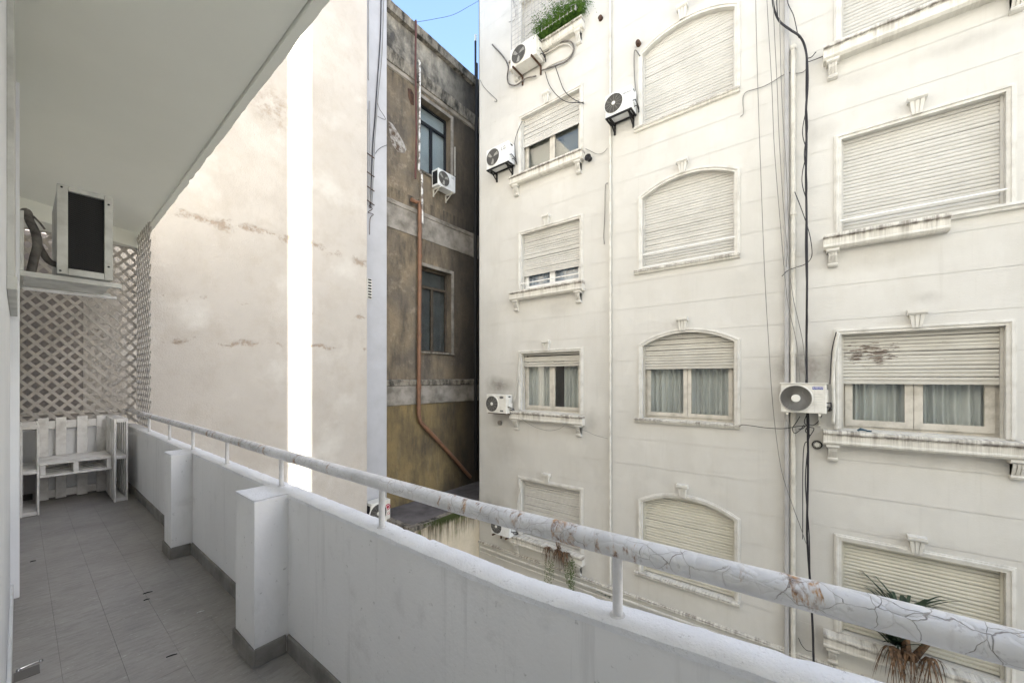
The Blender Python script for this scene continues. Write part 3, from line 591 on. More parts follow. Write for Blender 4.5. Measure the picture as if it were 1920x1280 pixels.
# ------------------------------------------------------------ outdoor air conditioning units
def letters(txt, size, mat, parent, loc, rot=(R(90), 0, 0), name='lettering', sx=1, ext=.0008):
    cu = bpy.data.curves.new(name, 'FONT'); cu.body = txt; cu.size = size; cu.extrude = ext; cu.align_x = 'CENTER'; cu.align_y = 'CENTER'; cu.resolution_u = 3
    t = bpy.data.objects.new(name, cu); me = bpy.data.meshes.new_from_object(t); me.materials.clear(); me.materials.append(mat)
    bpy.data.objects.remove(t); o = bpy.data.objects.new(name, me); COL.objects.link(o); o.parent = parent; o.location = loc; o.rotation_euler = rot; o.scale = (sx, 1, 1); return o
def ac_unit(label, loc, rz, w, h, d, fx, fr, style='rings', frame='black', casing='acw', open_side=None, gap=.05):
    """local frame: x right (seen from the front), front at y = -d-gap, wall at y = 0, z up from the unit's foot"""
    r = empty('outdoor_unit', loc, rz); tag(r, label, 'air conditioner', 'outdoor air conditioning units')
    f = -d-gap; C_ = M[casing]
    b = MB(); b.box(-w/2, f, 0, w/2, -gap, h); b.build('casing', C_, r, bevel=.012)
    s = MB(); s.disc((fx, f-.001, h*.5), (0, -1, 0), fr*1.09, fr*1.05, .012, 36); s.build('fan_surround', C_, r, smooth=True)
    s = MB(); s.disc((fx, f-.0135, h*.5), (0, -1, 0), fr, fr, .001, 36); s.build('fan_opening', M['fan'], r)
    q = MB(); y = f-.019
    if style == 'rings':
        for k in range(1, 9): q.ring((fx, y, h*.5), (0, 1, 0), fr*k/8.2, .0022, 32, 4)
        for k in range(12): a = k*pi/6; q.tube([(fx+cos(a)*fr*.1, y, h*.5+sin(a)*fr*.1), (fx+cos(a)*fr, y, h*.5+sin(a)*fr)], .0022, 4)
    elif style == 'swirl':
        for k in range(34):
            a0 = k*2*pi/34; vs = []
            for j in range(7):
                t = j/6; rr = fr*(.26+.72*t); a = a0+.75*t*t+.15*t; wd = .0035+.0035*t
                e = Vector((cos(a), 0, sin(a))); tt = Vector((-sin(a), 0, cos(a))); p = Vector((fx, y, h*.5))+e*rr; vs += [p-tt*wd, p+tt*wd+Vector((0, .006, 0))]
            q.add(vs, [(2*j, 2*j+1, 2*j+3, 2*j+2) for j in range(6)])
        q.ring((fx, y, h*.5), (0, 1, 0), fr*.99, .005, 36, 5)
    elif style == 'lines':
        for k in range(-5, 6): x = fx+k*fr/5.6; hh = math.sqrt(max(fr*fr-(x-fx)**2, 0)); q.tube([(x, y, h*.5-hh), (x, y, h*.5+hh)], .0028, 4)
        q.ring((fx, y, h*.5), (0, 1, 0), fr*.98, .004, 32, 4)
    q.build('fan_grille', M['fanw'] if style != 'swirl' else M['fanw'], r)
    s = MB(); s.disc((fx, y-.002, h*.5), (0, -1, 0), fr*(.30 if style == 'swirl' else .2), fr*(.28 if style == 'swirl' else .17), .008, 20)
    if style != 'lines': s.build('fan_hub', M['acw'], r, smooth=True)
    else:
        q = MB()
        for k in range(3):
            a = k*2*pi/3+.4; q.add([(fx+cos(a+t)*fr*rr, f-.0155, h*.5+sin(a+t)*fr*rr) for rr, t in ((.1, 0), (.85, -.25), (.9, .25), (.4, .5))], [(0, 1, 2, 3)])
        q.build('fan_blade', M['fanw'], r)
    # panel seam, service cover with valves on the right-hand side
    s = MB(); s.box(fx+fr*1.16, f-.003, .02, fx+fr*1.16+.004, f+.001, h-.02); s.build('panel_seam', M['acgrey'], r)
    s = MB(); s.box(w/2-.002, -gap-d*.75, h*.28, w/2+.02, -gap-d*.25, h*.8); s.build('valve_cover', C_, r, bevel=.005)
    s = MB()
    for k in (0, 1): s.tube([(w/2, -gap-d*.45-.08*k, h*.2+.07*k), (w/2+.05, -gap-d*.45-.08*k, h*.2+.07*k), (w/2+.06, -gap-.03, h*.1+.05*k), (w/2+.03, 0, h*.05)], .010, 6)
    s.build('valve_pipe', M['cable'], r)
    s = MB(); s.box(w/2-.001, -gap-d*.65, h*.86, w/2+.004, -gap-d*.35, h*.93); s.build('handle_slot', M['black'], r)
    fm = {'black': M['black'], 'rust': M['rust'], 'cream': M['pipew'], 'none': None}[frame]
    if fm:
        bx = w*.36
        for x in (-bx, bx):
            s = MB(); s.box(x-.016, f+.01 if frame != 'rust' else f-.05, -.036, x+.016, 0, -.002); s.box(x-.016, -.035, -.22, x+.016, 0, -.035); 
            if frame != 'rust': s.obox((x, -d*.75-gap, -.035), (x, -.02, -.19), .02, .02)
            s.build('bracket', fm, r)
        if frame == 'black':
            s = MB(); s.box(-w/2, f-.0, -.03, w/2, f+.035, -.004); s.box(-w/2, -gap-.03, -.03, w/2, -gap, -.004); s.box(-w/2-.0, f+.036, -.03, -w/2+.03, -gap-.031, -.004); s.box(w/2-.03, f+.036, -.03, w/2, -gap-.031, -.004); s.build('support_frame', fm, r)
    return r, f
def wall_unit(label, u0, u1, v0, v1, dep, **kw):
    """box front from its pixel bounds (left, right, top-left, bottom-left) on the plane in front of the white wall"""
    X = XF-dep-.05; a = onX(u0, v1, X); b = onX(u1, v1, X); t = onX(u0, v0, X)
    wd = abs(a.y-b.y); h = t.z-a.z
    fx = kw.pop('fx', -.2)*wd; fr = kw.pop('fr', .4)*h
    return ac_unit(label, (XF, (a.y+b.y)/2, a.z), R(-90), wd, h, dep, fx, fr, **kw)+(wd, h)
r, f, wd, h = wall_unit('dirty fan unit with blue badge and swirl grille left of the wide peeling shutter', 1464, 1550, 719, 772, .28, fx=-.16, fr=.44, style='swirl', frame='cream')
s = MB(); s.box(wd*.20, f-.004, h*.81, wd*.43, f, h*.90); bb = s.build('badge', M['blue'], r, bevel=.002); letters('SAMSUNG', .032, M['white'], r, (wd*.315, f-.005, h*.855), sx=1.0)
s = MB()
for k in range(5): s.box(wd*.22, f-.004, h*(.30+.085*k), wd*.42, f, h*(.30+.085*k)+.006)
s.build('vent_slot', M['acgrey'], r)
s = MB(); s.box(-wd/2-.015, f-.015, h, wd/2+.015, .0, h+.012); s.build('lid', M['acw'], r)
r, f, wd, h = wall_unit('cream fan unit with dark oval badge, left of the open-curtain window', 912, 949, 739, 773, .26, fx=-.2, fr=.42, style='rings', frame='none')
s = MB(); s.disc((wd*.27, f-.001, h*.86), (0, -1, 0), .03, .03, .003, 16); o = s.build('badge', M['print'], r); o.scale = (2.2, 1, 1); o.location = (-wd*.27*1.2, 0, 0)
s = MB(); s.box(wd*.2, f-.003, h*.10, wd*.36, f, h*.18); s.build('rating_label', M['print'], r)
s = MB(); s.box(-wd*.45, f+.02, -.02, wd*.5, -.01, -.003); s.build('bracket', M['rust'], r)
r, f, wd, h = wall_unit('white fan unit on a black frame beside the half-shuttered grey-glass window', 912, 953, 283, 319, .26, fx=-.18, fr=.42, style='lines', frame='black', casing='acwhite')
letters('LG', .12, M['print'], r, (wd*.28, f-.003, h*.72))
r, f, wd, h = wall_unit('clean white fan unit on a black frame below left of the highest arched window', 1135, 1184, 181, 222, .27, fx=-.17, fr=.42, style='rings', frame='black', casing='acwhite')
letters('SAMSUNG', .05, M['print'], r, (wd*.27, f-.003, h*.72))
r, f, wd, h = wall_unit('large cream fan unit on rusty brackets beside the fern box under the caged window', 957, 1005, 95, 130, .32, fx=-.16, fr=.45, style='lines', frame='rust')
r, f, wd, h = wall_unit('low fan unit half hidden behind the handrail at the foot of the lowest small window', 921, 955, 968, 998, .26, fx=-.2, fr=.42, style='rings', frame='rust', casing='acwhite')

# round vents and a lamp on the wall
def wallpart(u, v, X=XF): return onX(u, v, X)
p = onX(1532, 833, XF); m = MB(); m.disc(p, (-1, 0, 0), .062, .058, .03, 24); m.ring(p+Vector((-.03, 0, 0)), (1, 0, 0), .055, .012, 24, 6); vt = m.build('round_vent', M['fan'], smooth=True)
m = MB(); m.disc(p+Vector((-.031, 0, 0)), (-1, 0, 0), .03, .024, .012, 16)
for k in range(14): a = k*2*pi/14; m.tube([p+Vector((-.036, cos(a)*.028, sin(a)*.028)), p+Vector((-.036, cos(a)*.052, sin(a)*.052))], .004, 4)
m.build('vent_grille', M['acw'], vt); tag(vt, 'small round vent with toothed grille under the blue-badged fan unit', 'vent')
p = onX(938, 792, XF); m = MB(); m.disc(p, (-1, 0, 0), .06, .055, .05, 20); m.disc(p+Vector((-.05, 0, 0)), (-1, 0, 0), .03, .025, .01, 14)
tag(m.build('round_vent', M['conc'], smooth=True), 'small dark round vent under the oval-badged fan unit', 'vent')
p = onX(1106, 299, XF); m = MB(); m.tube([p, p+Vector((-.10, 0, .0))], .055, 16); m.ring(p+Vector((-.1, 0, 0)), (1, 0, 0), .06, .016, 20, 6); m.disc(p+Vector((-.101, 0, 0)), (-1, 0, 0), .045, .02, .02, 16)
tag(m.build('wall_lamp', M['black'], smooth=True), 'round black fitting on the wall at the right end of the upper small sill', 'wall lamp')
p = onX(1127, 36, XF); m = MB(); m.disc(p, (-1, 0, 0), .05, .045, .06, 20); tag(m.build('wall_outlet', M['rust'], smooth=True), 'dark round pipe outlet high on the wall beside the thin cream pipe', 'vent')
p = onX(1198, 84, XF); m = MB(); m.tube([p, p+Vector((-.07, 0, -.0)), p+Vector((-.09, .0, -.06))], [.05, .045, .03], 12); tag(m.build('wall_outlet', M['rust'], smooth=True), 'brown pipe stub above the left shoulder of the highest arch', 'vent')

# cage of the top-left window and its planter
cage = empty('window_cage', (XF, 4.8, BOT[4])); tag(cage, 'white wire cage in front of the highest small window', 'window guard')
Xc = XF-.30; w1 = MB(); w1.tube([(0, 0, 0), (0, 0, 2.0)], .007, 4); wz = w1.build('wire', M['pipeg'], cage)
ys = [3.95+.095*k for k in range(19)]
def cg(x, y, z): return (x-XF, y-4.8, z-BOT[4])
for k, y in enumerate(ys):
    o = wz if k == 0 else link_copy(wz); o.location = cg(Xc, y, BOT[4]+.02)
h1 = MB(); h1.tube([(0, 0, 0), (0, 1.75, 0)], .007, 4); hz = h1.build('wire', M['pipeg'], cage)
for k in range(14):
    o = hz if k == 0 else link_copy(hz); o.location = cg(Xc, 3.93, BOT[4]+.05+k*.11)
fr_ = MB()
for y in (3.93, 5.68): fr_.tube([cg(Xc, y, BOT[4]), cg(Xc, y, BOT[4]+2.0)], .009, 6); fr_.tube([cg(Xc, y, BOT[4]+.1), cg(XF, y, BOT[4]+.1)], .007, 6); fr_.tube([cg(Xc, y, BOT[4]+1.3), cg(XF, y, BOT[4]+1.3)], .007, 6)
fr_.build('cage_frame', M['pipeg'], cage)

def blades(mb, c, n, ln, wd, up, spread, droop, seed=0, fwd=(-1, 0, 0)):
    rnd = random.Random(seed)
    for i in range(n):
        a = rnd.uniform(0, 2*pi); L = ln*rnd.uniform(.6, 1.15); d = Vector((cos(a)*spread, sin(a)*spread, 0)); up_ = up*rnd.uniform(.6, 1.2)
        p = Vector(c)+Vector((rnd.uniform(-.03, .03), rnd.uniform(-.06, .06), 0)); side = Vector((-sin(a), cos(a), 0)); vs = []
        for j in range(6):
            t = j/5; q = p+d*L*t+Vector((0, 0, L*(up_*t-droop*t*t))); ww = wd*(1-t**2.5)*.5+.0005; vs += [q-side*ww, q+side*ww+Vector((0, 0, ww*.4))]
        mb.add(vs, [(2*j, 2*j+1, 2*j+3, 2*j+2) for j in range(5)])
fern = MB(); rnd = random.Random(3)
for i in range(900):
    y = rnd.uniform(3.86, 4.98); x = XF-.16+rnd.uniform(-.08, .10); a = rnd.uniform(0, 2*pi); L = rnd.uniform(.18, .44)*(1.25 if y < 4.2 else 1); vs = []
    d = Vector((cos(a)*.8-.25, sin(a)*.6, 0)); p = Vector((x, y, BOT[4]+.03)); up_ = rnd.uniform(.7, 1.6); dr = rnd.uniform(.5, 1.5)
    for j in range(9):
        t = (j+1)/9; q = p+d*L*t+Vector((0, 0, L*(up_*t-dr*t*t)*1.2)); e = d.normalized()
        for sgn in (-1, 1):
            sv = Vector((-e.y, e.x, 0))*sgn; l = .045*(1.25-t)*rnd.uniform(.7, 1.2)
            tip = q+sv*l+e*l*.5+Vector((0, 0, rnd.uniform(-.012, .012))); fern.add([q, q+e*.014+Vector((0, 0, .003)), tip], [(0, 1, 2)])
o = fern.build('fern', M['fern']); tag(o, 'bright green ferny plant spilling over the highest small sill', 'plant')
# rosette plant on the lowest wide sill and on the lowest small sill
pl = empty('rosette_plant', onX(1705, 1195, XF-.12)); tag(pl, 'dark spiky rosette with dead brown leaves on the lowest wide sill', 'plant')
def at_(pl, v): return Vector(v)-pl.location
ctr = onX(1700, 1200, XF-.13); ctr.z = BOT[0]+.03
for k, (dy, dz) in enumerate(((.03, .50), (-.24, .34), (.12, .12))):
    b = MB(); blades(b, at_(pl, ctr+Vector((0, dy, dz))), 60 if k == 0 else 34, .52 if k == 0 else .42, .042, 1.2, .95, .5, 5+k); b.build('leaves', M['leaf'], pl)
b = MB(); b.tube([at_(pl, ctr+Vector((0, 0, -.02))), at_(pl, ctr+Vector((0, .03, .52)))], [.06, .035], 8); b.tube([at_(pl, ctr+Vector((0, -.05, -.02))), at_(pl, ctr+Vector((0, -.24, .36)))], [.05, .03], 8); b.build('stem', M['dead'], pl)
b = MB()
for dy, n in ((.14, 30), (-.02, 20), (-.22, 16)): blades(b, at_(pl, ctr+Vector((-.12, dy, .14))), n+8, .52, .018, .1, .38, 1.15, int(90+dy*100))
b.build('dead_leaves', M['dead'], pl)
pl = empty('trailing_plant', onX(1040, 1020, XF-.12)); tag(pl, 'dried spiky plant with trailing vines on the lowest small sill', 'plant')
ctr = onX(1048, 1020, XF-.15); ctr.z = BOT[0]
b = MB()
for dy, n in ((0, 40), (-.2, 26), (.25, 22)): blades(b, at_(pl, ctr+Vector((-.04, dy, 0))), n, .36, .016, .15, .5, 1.1, int(30+dy*100))
blades(b, at_(pl, ctr+Vector((0, 0, 0))), 10, .28, .018, 1.1, .4, .2, 77); b.build('dead_leaves', M['dead'], pl)
b = MB(); rnd = random.Random(9)
for u, n in ((1024, 30), (1031, 34), (1036, 20), (1062, 30), (1068, 50), (1071, 60), (1075, 50)):
    p0 = onX(u, 1050, XF-.2); L = .25+n*.009
    for k in range(n*2):
        q = at_(pl, p0+Vector((rnd.uniform(-.03, .03), rnd.uniform(-.035, .035), -L*k/n/2))); s_ = rnd.uniform(.015, .035); a = rnd.uniform(0, 6.3)
        b.add([q, q+Vector((0, cos(a)*s_, sin(a)*s_)), q+Vector((-.01, cos(a+1)*s_, sin(a+1)*s_))], [(0, 1, 2)])
b.build('vines', M['vine'], pl)
for k, (u, v) in enumerate(((1125, 1110), (1138, 1118))):
    b = MB(); p = onX(u, v, XF-.08); blades(b, p, 12, .09, .012, 1.0, .7, .6, 40+k); tag(b.build('weed', M['leaf']), ['small weed sprouting on the string course, left one of the pair', 'small weed sprouting on the string course, right one of the pair'][k], 'plant', 'weeds on the string course')
p = onX(1622, 799, XF-.1); p.z = BOT[1]+.012; m = MB(); m.tube([p+Vector((0, .08, .02)), p+Vector((-.02, .05, .045)), p+Vector((0, .0, .03)), p+Vector((.01, -.06, .012))], [.012, .022, .014, .006], 8); m.ring(p+Vector((0, -.04, .02)), (.3, 0, 1), .03, .006, 14, 5)
tag(m.build('cloth_scrap', material('blue_grey_cloth', (.05, .09, .12), .8), smooth=True), 'small dark blue rag lying on the wide sill under the peeling shutter', 'rag')

# ------------------------------------------------------------ cream party wall, grey wall, old ochre building
YC, YG, YO = 8.0, 8.22, 8.5
xe = onY(688, 700, YC).x
m = MB(); N = 120; vs = []
m.box(-6, YC, -9, xe, YC+.3, 9.6); o = m.build('party_wall', M['cream']); tag(o, 'tall blank cream wall with peeling horizontal stains and a strip of sunlight', 'wall')
xg = onY(725, 700, YG).x
m = MB(); m.box(xe-1.2, YG, -9, xg, YG+.35, 10.6); o = m.build('grey_wall', M['grey']); tag(o, 'narrow pale grey wall between the cream wall and the grimy ochre building', 'wall')
def gw(u, v, off=.03): return onY(u, v, YG-off)
# vertical pipes and rungs on the grey wall
lad = empty('pipe_rack', gw(694, 300)); tag(lad, 'thin pipe rack with rungs fixed to the narrow grey wall', 'pipe rack')
m = MB(); L = lad.location
for u, v0, v1 in ((690, 205, 385), (693.5, 190, 380)): m.tube([gw(u, v1, .06)-L, gw(u, v0, .06)-L], .012, 6)
m.build('upright', M['pipeg'], lad)
for k, v in enumerate((290, 325, 352, 378)):
    m = MB(); m.tube([gw(688, v-3, .07)-L, gw(702, v+7, .07)-L], .012, 6); m.build('rung', M['rust'], lad)
def gcable(name, label, pts, r, mat, off=.04):
    m = MB(); m.tube(smooth_path([gw(u, v, off) for u, v in pts], 5), r, 5); return tag(m.build(name, mat, smooth='all'), label, 'cable')
gcable('cable', 'dark cable hanging down the narrow grey wall, leftmost', [(715, -40), (714, 40), (712, 90), (707, 160), (703, 220), (699, 270), (696, 340), (694, 390)], .013, M['cable'])
gcable('cable', 'thin cable beside the dark one on the narrow grey wall', [(720, -40), (718, 60), (715, 120), (709, 180), (703, 260), (700, 330), (697, 390)], .007, M['cableg'])
gcable('cable', 'thin cable looping out to the right on the narrow grey wall', [(708, 193), (712, 205), (718, 214), (723, 224), (715, 222), (708, 218)], .007, M['cableg'], .06)
gcable('cable', 'short thin cable rising to the right from the rungs on the grey wall', [(704, 288), (708, 282), (716, 276), (726, 272)], .006, M['cable'], .06)
gcable('cable', 'wire knot trailing below the rungs on the grey wall', [(692, 385), (698, 392), (690, 398), (700, 402), (694, 410), (693, 440)], .008, M['rust'], .06)
m = MB(); m.tube([gw(691, 150, .02), gw(691, -40, .02)], .014, 6); tag(m.build('pipe', M['pipeg']), 'thin grey pipe at the left edge of the narrow grey wall', 'pipe')
a = gw(688.5, 521, .012); b = gw(697, 561, .012); v_ = MB(); v_.box(a.x, YG-.02, b.z, b.x, YG-.001, a.z); vv = v_.build('vent', M['acw'])
for k in range(7):
    zz = b.z+(a.z-b.z)*(k+.5)/7; m = MB(); m.box(a.x+.02, YG-.026, zz-.018, b.x-.015, YG-.0205, zz+.018); m.build('slot', M['black'], vv)
tag(vv, 'small louvred vent at the left edge of the narrow grey wall', 'vent')

# old ochre building
old = empty('old_building', (6.5, YO, -9)); tag(old, 'grimy ochre and black-stained building with two windows in the corner of the court', 'building')
def oc(o): o.parent = old; o.matrix_parent_inverse = Matrix.Translation((-6.5, -YO, 9)); return o
omap = lambda x, z, d: (x, YO+d, z)
P = lambda u, v, off=0: onY(u, v, YO-off)
h1_ = (P(787, 300).x, P(845, 300).x, P(793, 322).z, P(843, 222).z, 0); h2_ = (P(789, 600).x, P(846, 600).x, P(846, 662).z, P(846, 514).z, 0)
ztop = P(780, 47).z
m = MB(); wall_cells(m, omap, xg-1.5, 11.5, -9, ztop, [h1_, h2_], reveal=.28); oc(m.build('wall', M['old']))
def band(v0, v1, pr, mat, name, u=780, n=60, seed=0, uv=None):
    a, b = P(u, v0, pr).z, P(u, v1, pr).z
    s = MB(); s.sweep([(YO+.02, a+.02), (YO-pr, a), (YO-pr*1.05, a-.03), (YO-pr*.9, (a+b)/2), (YO-pr*.8, b), (YO+.0, b-.02)], xg-1.5, 11.5, ax='X', n=n, jit=lambda k, q, z, y: (q+(.012*nz(y*6, k, seed) if q < YO else 0), z+.012*nz(y*8, k*2, seed))); return oc(s.build(name, mat))
band(43, 58, .14, M['oldledge'], 'coping', seed=1); band(128, 150, .10, M['oldledge'], 'cornice', seed=2); band(151, 160, .05, M['conc'], 'cornice', seed=3)
band(392, 399, .05, M['conc'], 'ledge', seed=4); band(712, 722, .08, M['oldledge'], 'ledge', seed=5); band(723, 757, .04, M['conc'], 'ledge', seed=6)
# grey rendered band between the storeys
a, b = P(780, 400, .02).z, P(780, 443, .02).z; s = MB(); s.box(xg-1.5, YO-.02, b, 11.5, YO+.01, a); oc(s.build('rendered_band', M['conc']))
# windows
def oldwin(h, frame, glass, tr, lab):
    x0, x1, zb, zt, _ = h; y = YO+.2; f_ = MB(); t = .05
    f_.box(x0, y, zb, x0+t, y+.06, zt); f_.box(x1-t, y, zb, x1, y+.06, zt); f_.box(x0+t, y, zb, x1-t, y+.06, zb+t); f_.box(x0+t, y, zt-t, x1-t, y+.06, zt)
    f_.box(x0+t, y-.01, zt-tr, x1-t, y+.05, zt-tr+.07); xm = (x0+x1)/2; f_.box(xm-.04, y-.005, zb+t, xm+.04, y+.05, zt-tr)
    w_ = oc(f_.build('window', frame)); w_['label'] = lab
    for (a, b, c, d) in ((x0+t, zt-tr+.07, x1-t, zt-t), (x0+t, zb+t, xm-.04, zt-tr), (xm+.04, zb+t, x1-t, zt-tr)):
        g_ = MB(); g_.box(a, y+.03, b, c, y+.036, d); g_.build('pane', M['glass'], w_)
    g_ = MB(); g_.box(x0, y+.09, zb, x1, y+.1, zt); g_.build('blind', glass, w_)
    s = MB(); s.sweep([(YO+.2, zb+.01), (YO-.07, zb-.005), (YO-.07, zb-.05), (YO+.0, zb-.06)], x0-.05, x1+.06, ax='X'); s.build('window_sill', M['oldledge'], w_)
    s = MB()
    for (a, b, c, d) in ((x0-.09, zb, x0, zt+.09), (x1, zb, x1+.09, zt+.09), (x0, zt, x1, zt+.09)): s.box(a, YO-.025, b, c, YO+.01, d)
    s.build('surround', M['conc'], w_)
oldwin(h1_, M['glossdark'], M['winpale'], .52, 'upper window with pale drawn blinds in a dark frame'); oldwin(h2_, M['winbrown'], M['winfrost'], .55, 'lower brown window with dusty panes')
# exposed masonry scars
def scar(pts, name, mat, d=.018):
    m = MB(); c = sum((Vector(P(u, v)) for u, v in pts), Vector())/len(pts); n = len(pts); vs = [Vector((P(u, v).x, YO-.004, P(u, v).z)) for u, v in pts]; inner = [Vector((c.x+(p.x-c.x)*.85, YO-d, c.z+(p.z-c.z)*.85)) for p in vs]
    m.add(vs+inner, [(k, (k+1) % n, n+(k+1) % n, n+k) for k in range(n)]+[tuple(range(n, 2*n))]); oc(m.build(name, mat))
scar([(728, 227), (735, 232), (744, 245), (754, 262), (762, 280), (758, 288), (746, 285), (735, 272), (731, 255)], 'bare_masonry_patch', M['brick'])
scar([(764, 165), (771, 168), (776, 178), (776, 198), (770, 196), (765, 182)], 'bare_masonry_patch', M['rust'], .012)
# pipes on the old building
def opipe(label, pts, r, mat, off=.08, n=10, k=1, name='drainpipe', col=()):
    m = MB(); q = [P(u, v, off) for u, v in pts]; m.tube(q if k == 1 else smooth_path(q, k), r, n)
    for u, v in col: z = P(u, v, off); m.tube([z-Vector((0, 0, .05)), z+Vector((0, 0, .05))], r*1.22, n)
    return tag(m.build(name, mat, smooth=True), label, 'pipe')
opipe('brown plastic downpipe that turns diagonally to the foot of the ochre building', [(771, 374), (779, 379), (786, 379), (787, 392), (787, 500), (786, 640), (785, 776), (788, 790), (797, 800), (835, 840), (882, 894)], .055, M['brown'], .12, 12, 1, col=[(787, 480), (786, 628), (785.5, 725)])
opipe('thin white pipe with peeling paint running down past the upper window of the ochre building', [(784, 113), (787, 118), (787, 200), (786, 300), (785, 318), (791, 326), (792, 420)], .028, M['pipewhite'], .14, 8, 1)
opipe('dark red pipe from the roof edge down the ochre building', [(780, 40), (779, 120), (781, 250), (779, 335)], .026, M['redpipe'], .18, 8, 1)
opipe('short pipe stub above the fan unit on the ochre building', [(853, 276), (853, 330)], .014, M['pipew'], .05, 6)
opipe('black downpipe in the dark corner beside the white building', [(893, 120), (893, 240), (891, 500), (892, 880)], .055, M['black'], .10, 10, 1, col=[(893, 300), (891, 430), (892, 560), (892, 660), (892, 780)])
fl = empty('flue_pipe', P(891, 150, -.3)); tag(fl, 'black flue pipe with a pale cap standing against the sky above the roof corner', 'chimney pipe')
q0, q1, q2 = P(891.5, 150, -.3), P(891.5, 78, -.3), P(891.5, 66, -.3)
m = MB(); m.tube([q0-fl.location-Vector((0, 0, .6)), q1-fl.location], .035, 10); m.build('pipe', M['black'], fl, smooth=True)
m = MB(); m.tube([q1-fl.location, q2-fl.location], .04, 10); m.build('cap', M['acgrey'], fl, smooth=True)
m = MB(); m.tube(smooth_path([onX(915, -8, XF-.4), P(880, 12, -.5), P(850, 28, -.5), P(815, 36, -.5), P(780, 42, -.3)], 6), .006, 5); tag(m.build('wire', M['cable'], smooth='all'), 'thin wire sagging across the patch of blue sky', 'wire')
m = MB(); m.tube([P(775, 45, .05), P(780, 38, .05), P(781, 44, .05)], .015, 6); tag(m.build('wire_hook', M['black']), 'small metal hook on the roof edge where the wire ends', 'hook')
# fan unit on the old building (front faces -Y) and the one on the grey wall
def ywall_unit(label, u0, u1, v0, v1, dep, Y, **kw):
    Yf = Y-dep-.05; a = onY(u0, v1, Yf); b = onY(u1, v1, Yf); t = onY(u0, v0, Yf); wd = b.x-a.x; h = t.z-a.z
    fx = kw.pop('fx', -.15)*wd; fr = kw.pop('fr', .4)*h
    return ac_unit(label, ((a.x+b.x)/2, Y, a.z), 0, wd, h, dep, fx, fr, **kw)+(wd, h)
r, f, wd, h = ywall_unit('small white fan unit under the upper window of the ochre building', 822, 854, 314, 346, .28, YO, fx=-.2, fr=.42, style='lines', frame='cream', casing='acwhite')
s = MB(); s.box(-wd/2-.004, f+.04, h*.12, -wd/2+.001, -.09, h*.88); s.build('side_grille', M['black'], r)
letters('LG', .09, M['print'], r, (wd*.34, f-.003, h*.84))
r, f, wd, h = ywall_unit('cream fan unit with a red round logo low on the narrow grey wall', 696, 732, 945, 987, .30, YG, fx=-.15, fr=.42, style='rings', frame='cream', casing='acw')
s = MB(); s.box(-wd/2-.004, f+.04, h*.12, -wd/2+.001, -.09, h*.88); s.build('side_grille', M['black'], r)
s = MB(); s.disc((wd*.35, f-.001, h*.66), (0, -1, 0), .072, .072, .003, 24); s.build('logo', M['red'], r)
s = MB(); s.ring((wd*.35, f-.005, h*.66), (0, 1, 0), .045, .005, 20, 4); s.build('logo_ring', M['white'], r); letters('LG', .10, M['red'], r, (wd*.35, f-.003, h*.36))

# low flat-roofed extension in the corner
xl = onY(771, 990, 7.0).x; zr = -3.36
ext = empty('low_extension', (6.5, 7.8, -9)); tag(ext, 'low flat-roofed extension with a mossy cream wall in the corner of the court', 'building')
def ec(o): o.parent = ext; o.matrix_parent_inverse = Matrix.Translation((-6.5, -7.8, 9)); return o
m = MB(); m.box(xl, 7.0, -6.4, XF+.0, 7.2, zr-.06); m.box(xl, 7.2, -6.4, xl+.2, YO, zr-.06); ec(m.build('wall', M['moss']))
m = MB(); m.box(xl+.02, 7.02, -9, XF, 7.2, -6.4); ec(m.build('lower_wall', M['conc']))
m = MB(); m.box(xl+.01, 7.01, zr-.03, 12, YO, zr); ec(m.build('roof', M['roof']))
m = MB(); m.sweep([(6.96, zr-.08), (6.96, zr+.02), (7.08, zr+.03), (7.08, zr-.05)], xl-.04, XF, ax='X', n=60, jit=lambda k, a, z, y: (a+.02*nz(y*7, k), z+.02*nz(y*9, k, 3))); m.sweep([(xl-.04, zr-.08), (xl-.04, zr+.02), (xl+.08, zr+.03), (xl+.08, zr-.05)], 7.08, YO, n=20, jit=lambda k, a, z, y: (a+.02*nz(y*7, k), z+.02*nz(y*9, k, 3))); ec(m.build('roof_edge', M['oldledge']))
mo = MB(); rnd = random.Random(5)
for i in range(900):
    x = rnd.choice((rnd.gauss(6.35, .22), rnd.gauss(6.6, .15), rnd.uniform(xl+.3, XF))); L = rnd.uniform(.03, .22)*(1 if abs(x-6.4) < .5 else .4); p = Vector((x, 6.95+rnd.uniform(-.01, .02), zr+.01)); a = rnd.uniform(-.03, .03)
    mo.add([p+Vector((-.006, 0, 0)), p+Vector((.006, 0, 0)), p+Vector((a, -.02, -L))], [(0, 1, 2)])
o = ec(mo.build('moss', M['mossleaf'])); o['kind'] = 'stuff'

# ------------------------------------------------------------ unseen building added to shade the court, cut along the sun's rays
m = MB(); prism(m, [(XF, YSN), (XF+6, YSN-6/TA), (XF+6, -40), (XF, -30)], -9, ZW); tag(m.build('sun_slit_building', M['facade']), 'unseen plain building added beyond the white facade, cut to leave the slit that lets the sun in', 'building')
m = MB(); m.box(XF+2.5, 7.021, -9, XF+3.5, 8.49, 12); tag(m.build('gap_sun_blocker', M['grey']), 'unseen blocker added to keep the sun out of the gap between the white and the ochre building', 'wall')  # out of view, added only to stop sun entering the gap

